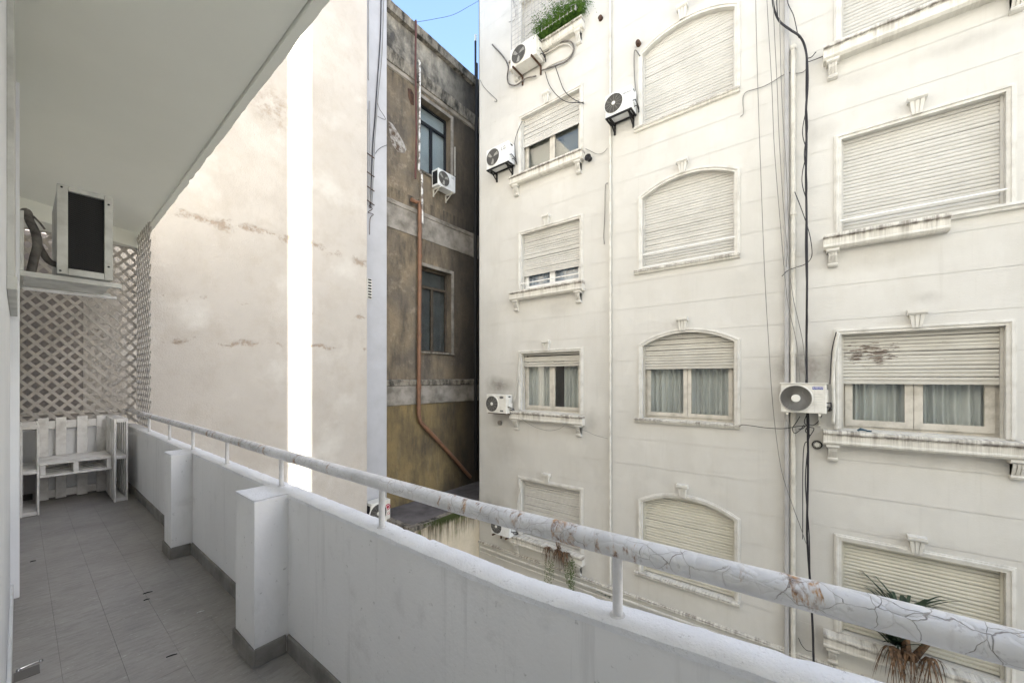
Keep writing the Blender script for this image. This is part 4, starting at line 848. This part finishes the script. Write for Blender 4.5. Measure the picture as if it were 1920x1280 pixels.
# ------------------------------------------------------------ the balcony: floor, ceiling, wall
H = 1.45; XP, XO = .88, .975; YE = 7.2
m = MB(); m.box(-.2, -2.2, -H-.25, XO, YE+.12, -H-.004); fl_ = m.build('floor', M['grout']); tag(fl_, kind='structure')
tw, tl = .195, .39; first = None; xs = [-.065+tw*k for k in range(5)]
for i, x in enumerate(xs):
    for k in range(25):
        y0 = -2.2+k*tl
        x1 = min(x+tw, XP)
        if y0+tl > YE+.05: continue
        m = MB(); dz = random.uniform(-.0006, .0006); m.box(x+.0005, y0+.0003, -H-.006, x1-.0005, y0+tl-.0003, -H+dz); o = m.build('tile', M['tile'], fl_)
m = MB()
zc = 1.95
E0, E1 = (.905, -2.2), (1.085, 7.34)
def slab_x(y, base): return base+(.972-.915)*0+(y-2.0)*.0205
m.add([(-3, -4.6, zc), (slab_x(-4.6, .90), -4.6, zc), (slab_x(YE, .93), YE, zc), (-3, YE, zc)]+[(-3, -4.6, zc+.16), (slab_x(-4.6, .90), -4.6, zc+.16), (slab_x(YE, .93), YE, zc+.16), (-3, YE, zc+.16)], [(0, 1, 2, 3), (4, 5, 6, 7), (0, 1, 5, 4), (1, 2, 6, 5), (2, 3, 7, 6), (3, 0, 4, 7)])
ce = m.build('ceiling', M['ceil']); tag(ce, kind='structure')
m = MB(); n = 180; vs = []
for i in range(n+1):
    y = -4.6+(YE+.1+4.6)*i/n; j = .006*nz(y*7, 1.3)+max(0, nz(y*17, 9.1)-.3)*.03
    xi, xo = slab_x(y, .925), slab_x(y, .975)-j; vs += [(xi, y, zc-.022), (xo, y, zc-.022+j*.3), (xo, y, zc+.2), (xi-.02, y, zc+.2)]
m.add(vs, [(i*4+k, i*4+(k+1) % 4, (i+1)*4+(k+1) % 4, (i+1)*4+k) for i in range(n) for k in range(4)]+[(0, 1, 2, 3), (n*4, n*4+1, n*4+2, n*4+3)]); m.build('slab_edge', M['ceil'], ce)
m = MB(); m.add([(0-.02, 6.70, zc), (1.03, YE-.02, zc), (1.03, YE-.02, zc-.2), (-.02, 6.70, zc-.2), (-.02, YE+.1, zc), (1.03, YE+.1, zc), (1.03, YE+.1, zc-.2), (-.02, YE+.1, zc-.2)], [(0, 1, 2, 3), (4, 5, 6, 7), (0, 1, 5, 4), (1, 2, 6, 5), (2, 3, 7, 6), (3, 0, 4, 7)]); m.build('end_beam', M['ceil'], ce)
m = MB(); m.box(-6, -14, zc+.161, -.05, YE+.1, 14.0); m.box(-6, -14, -9, XO-.02, -4.61, zc+.16); m.box(-6, -4.6, -9, XO-.02, YE+.1, -H-.255); tag(m.build('balcony_building', M['bounce']), 'white building that the balcony belongs to, rising above the ceiling slab', 'building')
# wall on the left: near part set back a little, far part slightly proud; a shuttered window recess between
wl = empty('balcony_wall', (-.1, 2, -H)); tag(wl, 'white painted wall on the left side of the balcony', 'wall')
def wc(o): o.parent = wl; o.matrix_parent_inverse = Matrix.Translation((.1, -2, H)); return o
m = MB(); m.box(-.6, -4.6, -H, -.034, 4.12, zc-.001); m.box(-.6, 4.12, -H, .004, YE+.3, zc-.001); wc(m.build('wall_face', M['wall'], bevel=.004))
m = MB(); m.box(-.034, -2, -H, -.020, 4.119, -H+.10); wc(m.build('skirting', M['acwhite'], bevel=.003))
m = MB(); m.box(-.034, 2.9, .46, -.012, 4.05, 1.9); m.box(-.034, 2.85, .40, -.004, 4.10, .46); wc(m.build('shutter_box', M['acgrey'], bevel=.003))

# ------------------------------------------------------------ parapet with two pillars
par = empty('parapet_wall', (.93, 2.5, -H)); tag(par, 'white painted balcony parapet with two square pillars and rough coping', 'wall')
def pc(o): o.parent = par; o.matrix_parent_inverse = Matrix.Translation((-.93, -2.5, H)); return o
def ptop(y): return -.62+(max(0, .7-y)*.075 if y < .7 else 0)
def pj(k, a, z, y):
    if z > -1.2: z = ptop(y)-.012+.003*nz(y*2, k)
    return a+.003*nz(y*1.7, k*5), z
m = MB(); m.sweep([(XP, -H-.2), (XP, -.62), (XO-.01, -.62), (XO-.01, -H-.2)], -2.2, YE, n=80, jit=pj); m.box(-.02, YE, -H-.2, XO-.01, YE+.1, -.632); pc(m.build('parapet_face', M['parapet']))
def cj(k, a, z, y):
    e = nz(y*11, k*4.3)*.0035+nz(y*45, k*2.2)*.0028+max(0, nz(y*19, k*9.7)-.3)*.016
    zz = ptop(y)+(z+.62)
    if k in (1, 6): a += e*(1 if a < .93 else -1); zz -= abs(e)*.6
    elif k in (2, 5): a += e*.8*(1 if a < .93 else -1); zz += .002*nz(y*23, k)-abs(e)*.5
    elif k in (3, 4): zz += .003*nz(y*17, k*3)
    return a, zz
m = MB(); m.sweep([(XP+.01, -.640), (XP-.005, -.636), (XP-.003, -.6205), (XP+.03, -.619), (XO-.03, -.619), (XO-.0, -.6205), (XO+.004, -.64), (XO-.015, -.642)], -2.2, YE+.1, n=700, jit=cj); m.box(-.02, YE-.005, -.64, XP+.0, YE+.105, -.618)
pc(m.build('coping', M['coping'], smooth=True))
def pillar(x0, y0, y1):
    m = MB(); N = 14; vs = []
    zt = -.612
    m.box(x0, y0, -H, XP+.0005, y1, zt-.006)
    o = pc(m.build('pillar', M['parapet'], bevel=.0025))
    m = MB(); g_ = 16
    for i in range(g_+1):
        for j in range(g_+1):
            x = x0-.001+(XP+.010-x0)*i/g_; y = y0-.001+(y1-y0+.002)*j/g_; ed = min(i, j, g_-i+3, g_-j); z = zt+.002*nz(x*30, y*30)-(.003 if ed == 0 else 0); m.v.append((x+.003*nz(y*40, x*9) if i == 0 else x, y, z))
    k0 = len(m.v)
    for i in range(g_): 
        for j in range(g_): m.f.append((i*(g_+1)+j, (i+1)*(g_+1)+j, (i+1)*(g_+1)+j+1, i*(g_+1)+j+1)); m.mi.append(0)
    m.box(x0-.0005, y0-.0005, zt-.016, XP, y1+.0005, zt-.0055); m.build('pillar_cap', M['coping'], o, smooth=True)
    m = MB(); t = .012; m.box(x0-t, y0-t, -H+.001, x0, y1+t, -H+.095); m.box(x0, y0-t, -H+.001, XP-.013, y0, -H+.095); m.box(x0, y1, -H+.001, XP-.013, y1+t, -H+.095); m.build('skirting', M['skirt'], o, bevel=.004)
pillar(.722, 2.19, 2.46); pillar(.745, 4.02, 4.25)
m = MB()
for a, b in ((-2.2, 2.177), (2.473, 4.007), (4.263, YE)): m.sweep([(XP, -H+.001), (XP-.012, -H+.001), (XP-.012, -H+.085), (XP-.006, -H+.095), (XP, -H+.095)], a, b, n=20, jit=lambda k, q, z, y: (q+.0015*nz(y*6, k) if q < XP else q, z+(.003*nz(y*5, k) if z > -1.4 else 0)))
m.box(.01, YE-.012, -H+.001, XP-.013, YE, -H+.095); pc(m.build('skirting', M['skirt']))

# ------------------------------------------------------------ handrail
XR = .922
def zrail(y): return -.437+(max(0, .9-y)*.026 if y < .9 else 0)+.0022*sin(y*1.9)
hr = empty('handrail', (XR, 2.5, -.62)); tag(hr, 'round grey-white balcony handrail with cracked rusting paint', 'railing')
L = hr.location; n = 640; pts = []; rs = []
for i in range(n+1):
    y = -2.0+(YE+.05+2.0)*i/n; pts.append(Vector((XR+.0015*nz(y*1.2, 4), y, zrail(y)))-L); rs.append(.0285*(1+.02*nz(y*9, 1)+.012*nz(y*31, 2)))
m = MB(); m.tube(pts, rs, 26)
o = m.build('rail', M['rail'], hr, smooth='all')
m = MB(); m.tube([Vector((x, YE+.05-.0*x, zrail(7)))-L for x in (XR+.0, .6, .3, -.0)], .024, 14); m.build('end_rail', M['lattice'], hr, smooth='all')
posts = [onX(u, 800, XR).y for u in (280, 318, 362, 426, 527.5, 716, 1158)]+[-.35]
pm = MB(); pm.tube([(0, 0, -.008), (0, 0, .17)], .0125, 12); pm.disc((0, 0, -.006), (0, 0, 1), .024, .018, .010, 14)
first = None
for y in posts:
    if first is None: first = pm.build('post', M['post'], hr, smooth=True); o = first
    else: o = first.copy(); COL.objects.link(o)
    o.location = Vector((XR, y, ptop(y)))-L; o.scale.z = (zrail(y)-ptop(y))/.17

# ------------------------------------------------------------ lattice screens (every strip is a part)
def lattice(label, p0, p1, zlo, zhi, pu, pv, wd=.030, bulge=0, trim=None):
    A, B = Vector(p0), Vector(p1); U = (B-A); W = U.length; U.normalize(); Nn = Vector((-U.y, U.x, 0)); Hh = zhi-zlo
    root = empty('lattice_screen', (*A.xy, zlo)); tag(root, label, 'trellis')
    def clip(a, b):
        t0, t1 = 0., 1.; d = (b[0]-a[0], b[1]-a[1])
        for p, q in ((-d[0], a[0]), (d[0], W-a[0]), (-d[1], a[1]), (d[1], Hh-a[1])):
            if abs(p) < 1e-9:
                if q < 0: return None
            else:
                r = q/p
                if p < 0: t0 = max(t0, r)
                else: t1 = min(t1, r)
        return None if t0 >= t1-1e-3 else ((a[0]+d[0]*t0, a[1]+d[1]*t0), (a[0]+d[0]*t1, a[1]+d[1]*t1))
    for sgn in (1, -1):
        k = -int(Hh/pv)-2
        while k*pu < W+Hh*pu/pv+pu:
            a = (k*pu, 0) if sgn == 1 else (k*pu, 0); b = (k*pu+Hh*pu/pv, Hh) if sgn == 1 else (k*pu-Hh*pu/pv, Hh)
            c = clip(a, b); k += 1
            if not c: continue
            (a0, a1), (b0, b1) = c; off = .004*sgn; s = 6 if bulge else 1; m = MB(); vs = []
            d = Vector((b0-a0, b1-a1)).normalized(); nn = Vector((-d.y, d.x))*wd/2
            for i in range(s+1):
                t = i/s; uu = a0+(b0-a0)*t; zz = a1+(b1-a1)*t; bo = bulge*sin(pi*min(1, max(0, zz/Hh)))
                for q in (-1, 1):
                    for th in (-.0035, .0035):
                        vs.append(U*min(max(uu+nn.x*q, -.01), W+.01)+Nn*(off+th-bo)+Vector((0, 0, zz+nn.y*q)))
            for i in range(s):
                o = i*4; m.add([], []); 
                m.f += [(o, o+1, o+5, o+4), (o+2, o+6, o+7, o+3), (o, o+4, o+6, o+2), (o+1, o+3, o+7, o+5)]; m.mi += [0]*4
            m.v = [tuple(v) for v in vs]; m.f += [(0, 2, 3, 1), (s*4, s*4+1, s*4+3, s*4+2)]; m.mi += [0, 0]
            m.build('lattice_strip', M['lattice'], root)
    if trim:
        m = MB()
        for u in (0, W): q = U*u; m.obox(q, q+Vector((0, 0, Hh)), .03, .02, U)
        m.obox(Vector((0, 0, Hh)), U*W+Vector((0, 0, Hh)), .02, .03); m.build('frame', M['lattice'], root)
    return root
lattice('large diagonal trellis closing the far end of the balcony behind the bench', (.0, YE+.03, 0), (1.0, YE+.03, 0), -.60, 1.76, .123, .144, .034, 0, True)
lattice('narrow bulging diagonal trellis standing along the far end of the parapet', (.985, YE+.02, 0), (.975, 6.28, 0), -.61, 1.90, .13, .15, .026, .0, False)
m = MB(); m.box(-.6, YE+.46, -H, .53, YE+.52, 3.5); tag(m.build('neighbour_wall', M['backwall']), 'greyish pink wall just behind the left half of the end trellis', 'wall')

# ------------------------------------------------------------ pallet bench
bench = empty('pallet_bench', (.4, 6.8, -H)); tag(bench, 'white painted bench made of wooden pallets against the end trellis', 'bench'); L = Vector(bench.location)
def bx(name, x0, y0, z0, x1, y1, z1, bevel=.003):
    m = MB(); m.box(x0-L.x, y0-L.y, z0-L.z, x1-L.x, y1-L.y, z1-L.z)
    for i, v in enumerate(m.v): m.v[i] = tuple(c+random.uniform(-.0015, .0015) for c in v)
    return m.build(name, M['wood'], bench, bevel=bevel)
for u0, u1 in ((71, 91), (104, 124), (144, 164), (181, 201)):
    xa_, xb_ = onY(u0, 800, 7.12).x, onY(u1, 800, 7.12).x; bx('back_board', xa_, 7.10, -H+.01, xb_, 7.122, -.475)
for z in (-.56, -1.0, -1.38): bx('back_rail', .10, 7.124, z-.045, .70, 7.16, z+.045)
for k in range(6): bx('seat_board', .136, 6.50+k*.10, -.945, .676, 6.583+k*.10, -.923)
for k in range(4): bx('seat_board', .136, 6.50+k*.155, -1.075, .676, 6.59+k*.155, -1.055)
for x in (.138, .375, .635): bx('seat_block', x, 6.505, -1.054, x+.04, 7.09, -.946)
for x0 in (.68,): 
    for k in range(5):
        for x in (x0, x0+.098): bx('side_board', x, 6.37+k*.155, -H+.003, x+.016, 6.455+k*.155, -.48)
    for z in (-.50, -.93, -H+.025): bx('side_rail', x0+.017, 6.375, z-.02, x0+.097, 7.08, z+.02)
for k in range(5):
    for x in (.008, .118): bx('side_board', x, 6.42+k*.145, -H+.003, x+.016, 6.50+k*.145, -.50)
for z in (-.52, -.99, -H+.025): bx('side_rail', .025, 6.425, z-.02, .117, 7.08, z+.02)

# ------------------------------------------------------------ air conditioning unit hung in the balcony
Ya = 4.2; a0 = onY(108, 520, Ya).x; a1 = onY(210, 520, Ya).x; z1 = onY(108, 345, Ya).z; z0 = onY(108, 512, Ya).z
ac = empty('outdoor_unit', (0, Ya, z0)); tag(ac, 'grey air conditioning unit with black mesh end on a bracket over the balcony', 'air conditioner', 'outdoor air conditioning units'); L = Vector(ac.location)
def ab(name, x0, y0, zz0, x1, y1, zz1, mat, bevel=0): m = MB(); m.box(x0-L.x, y0-L.y, zz0-L.z, x1-L.x, y1-L.y, zz1-L.z); return m.build(name, mat, ac, bevel=bevel)
ab('casing', a0, Ya+.03, z0, a1, Ya+.75, z1, M['acgrey'], .006)
fw = .036
ab('end_frame', a0-.004, Ya-.006, z0, a0+fw+.012, Ya+.029, z1+.004, M['acgrey'], .003); ab('end_frame', a1-fw-.004, Ya-.006, z0, a1+.004, Ya+.029, z1+.004, M['acgrey'], .003)
ab('end_frame', a0+fw+.013, Ya-.004, z0, a1-fw-.005, Ya+.029, z0+.045, M['acgrey'], .003); ab('end_frame', a0+fw+.013, Ya-.004, z1-.03, a1-fw-.005, Ya+.029, z1+.004, M['acgrey'], .003)
ab('mesh_back', a0+fw+.005, Ya+.022, z0+.04, a1-fw, Ya+.027, z1-.02, M['black'])
m = MB(); x0, x1, zz0, zz1 = a0+fw+.006, a1-fw, z0+.045, z1-.03; p = .018
k = -60
while k < 60:
    for sg in (1, -1):
        # clipped diagonal wires
        c = (x0+x1)/2+k*p; pts_ = []
        zl, zh = zz0, zz1
        t0 = (x0-c)*sg*.8; t1 = (x1-c)*sg*.8; lo, hi = sorted((t0, t1)); zm = (zz0+zz1)/2; lo = max(lo, zz0-zm); hi = min(hi, zz1-zm)
        if hi > lo+.003: m.tube([(c+lo/.8*sg-L.x, Ya+.018-L.y, zm+lo-L.z), (c+hi/.8*sg-L.x, Ya+.018-L.y, zm+hi-L.z)], .0010, 4)
    k += 1
m.build('wire_mesh', M['mesh'], ac)
m = MB()
for x, z in ((a0+.018, z1-.015), (a0+.012, z0+.02), (a1-.018, z1-.06), (a1-.018, z0+.10)): m.disc((x-L.x, Ya-.006-L.y, z-L.z), (0, -1, 0), .007, .006, .003, 10)
m.build('screw', M['black'], ac)
m = MB()
for k in range(42): zz = z0+.03+(z1-z0-.06)*k/42; m.box(a1+.001-L.x, Ya+.05-L.y, zz-L.z, a1+.012-L.x, Ya+.7-L.y, zz+.006-L.z)
m.build('coil_fins', M['acgrey'], ac)
m = MB()
for y in (Ya+.03, Ya+.62):
    m.box(.004-L.x, y-L.y, z0-.045-L.z, a1+.055-L.x, y+.035-L.y, z0-.01-L.z); m.box(.004-L.x, y-L.y, z0-.009-L.z, .022-L.x, y+.035-L.y, z0+.40-L.z)
m.box(.02-L.x, Ya+.12-L.y, z0-.04-L.z, a1-L.x, Ya+.5-L.y, z0-.035-L.z)
m.build('bracket', M['acgrey'], ac, bevel=.002)
m = MB(); m.tube([Vector((.02, Ya+.1, z0-.12))-L, Vector((a1+.03, Ya+.04, z0-.125))-L], .012, 8); m.build('brace', M['post'], ac)
m = MB(); m.tube(smooth_path([Vector(onY(u, v, Ya+.12))-L for u, v in ((38, 398), (50, 396), (56, 415), (66, 435), (70, 460), (64, 485), (58, 512))], 6), [.012+.012*min(1, i/8) for i in range(37)], 10)
m.tube(smooth_path([Vector(onY(u, v, Ya+.16))-L for u, v in ((68, 452), (78, 470), (92, 490), (112, 498))], 6), .020, 10); m.tube([Vector(onY(u, v, Ya+.1))-L for u, v in ((62, 405), (75, 418), (84, 430))], .006, 6)
m.build('insulated_pipe', M['tape'], ac, smooth='all')

# ------------------------------------------------------------ small litter on the floor
def onfloor(u, v): d = ray(u, v); t = -H/d[2]; return Vector((t*d[0], t*d[1], -H+.003))
for k, (u, v, l, a, lb) in enumerate(((322, 1229, .05, .6, 'short dark twig on the floor at the lower middle'), (277, 1111, .05, .4, 'thin dark twig on the floor left of the near pillar'), (275, 1124, .03, .3, 'tiny dark twig just below the thin twig'), (376, 1147, .04, .5, 'pale chip of paint on the floor beside the near pillar'), (62, 1052, .03, .2, 'small dark flake on the floor near the white wall'))):
    p = onfloor(u, v); m = MB(); d = Vector((cos(a), -sin(a)*.4, 0))*l/2; m.tube([p-d, p+Vector((0, 0, .002)), p+d], [.0025, .0035, .002], 5); tag(m.build('twig' if k not in (3,) else 'paint_chip', M['black'] if k != 3 else M['white'], smooth='all'), lb, 'litter')
p = onfloor(56, 1250); sc_ = empty('door_catch', p); tag(sc_, 'small shiny metal catch on a dark patch at the foot of the white wall', 'door catch')
m = MB(); m.box(-.05, -.10, -.002, .03, -.01, .0006); m.build('patch', M['grout'], sc_)
chrome = material('dull_chrome', (.5, .5, .52), .25, metal=1)
m = MB(); m.tube([(-.035, .0, .006), (0, .004, .008), (.035, .012, .006)], .004, 8); m.disc((-.035, 0, .001), (0, 0, 1), .009, .006, .010, 12); m.disc((.035, .012, .001), (0, 0, 1), .009, .006, .010, 12); m.build('bar', chrome, sc_, smooth=True)
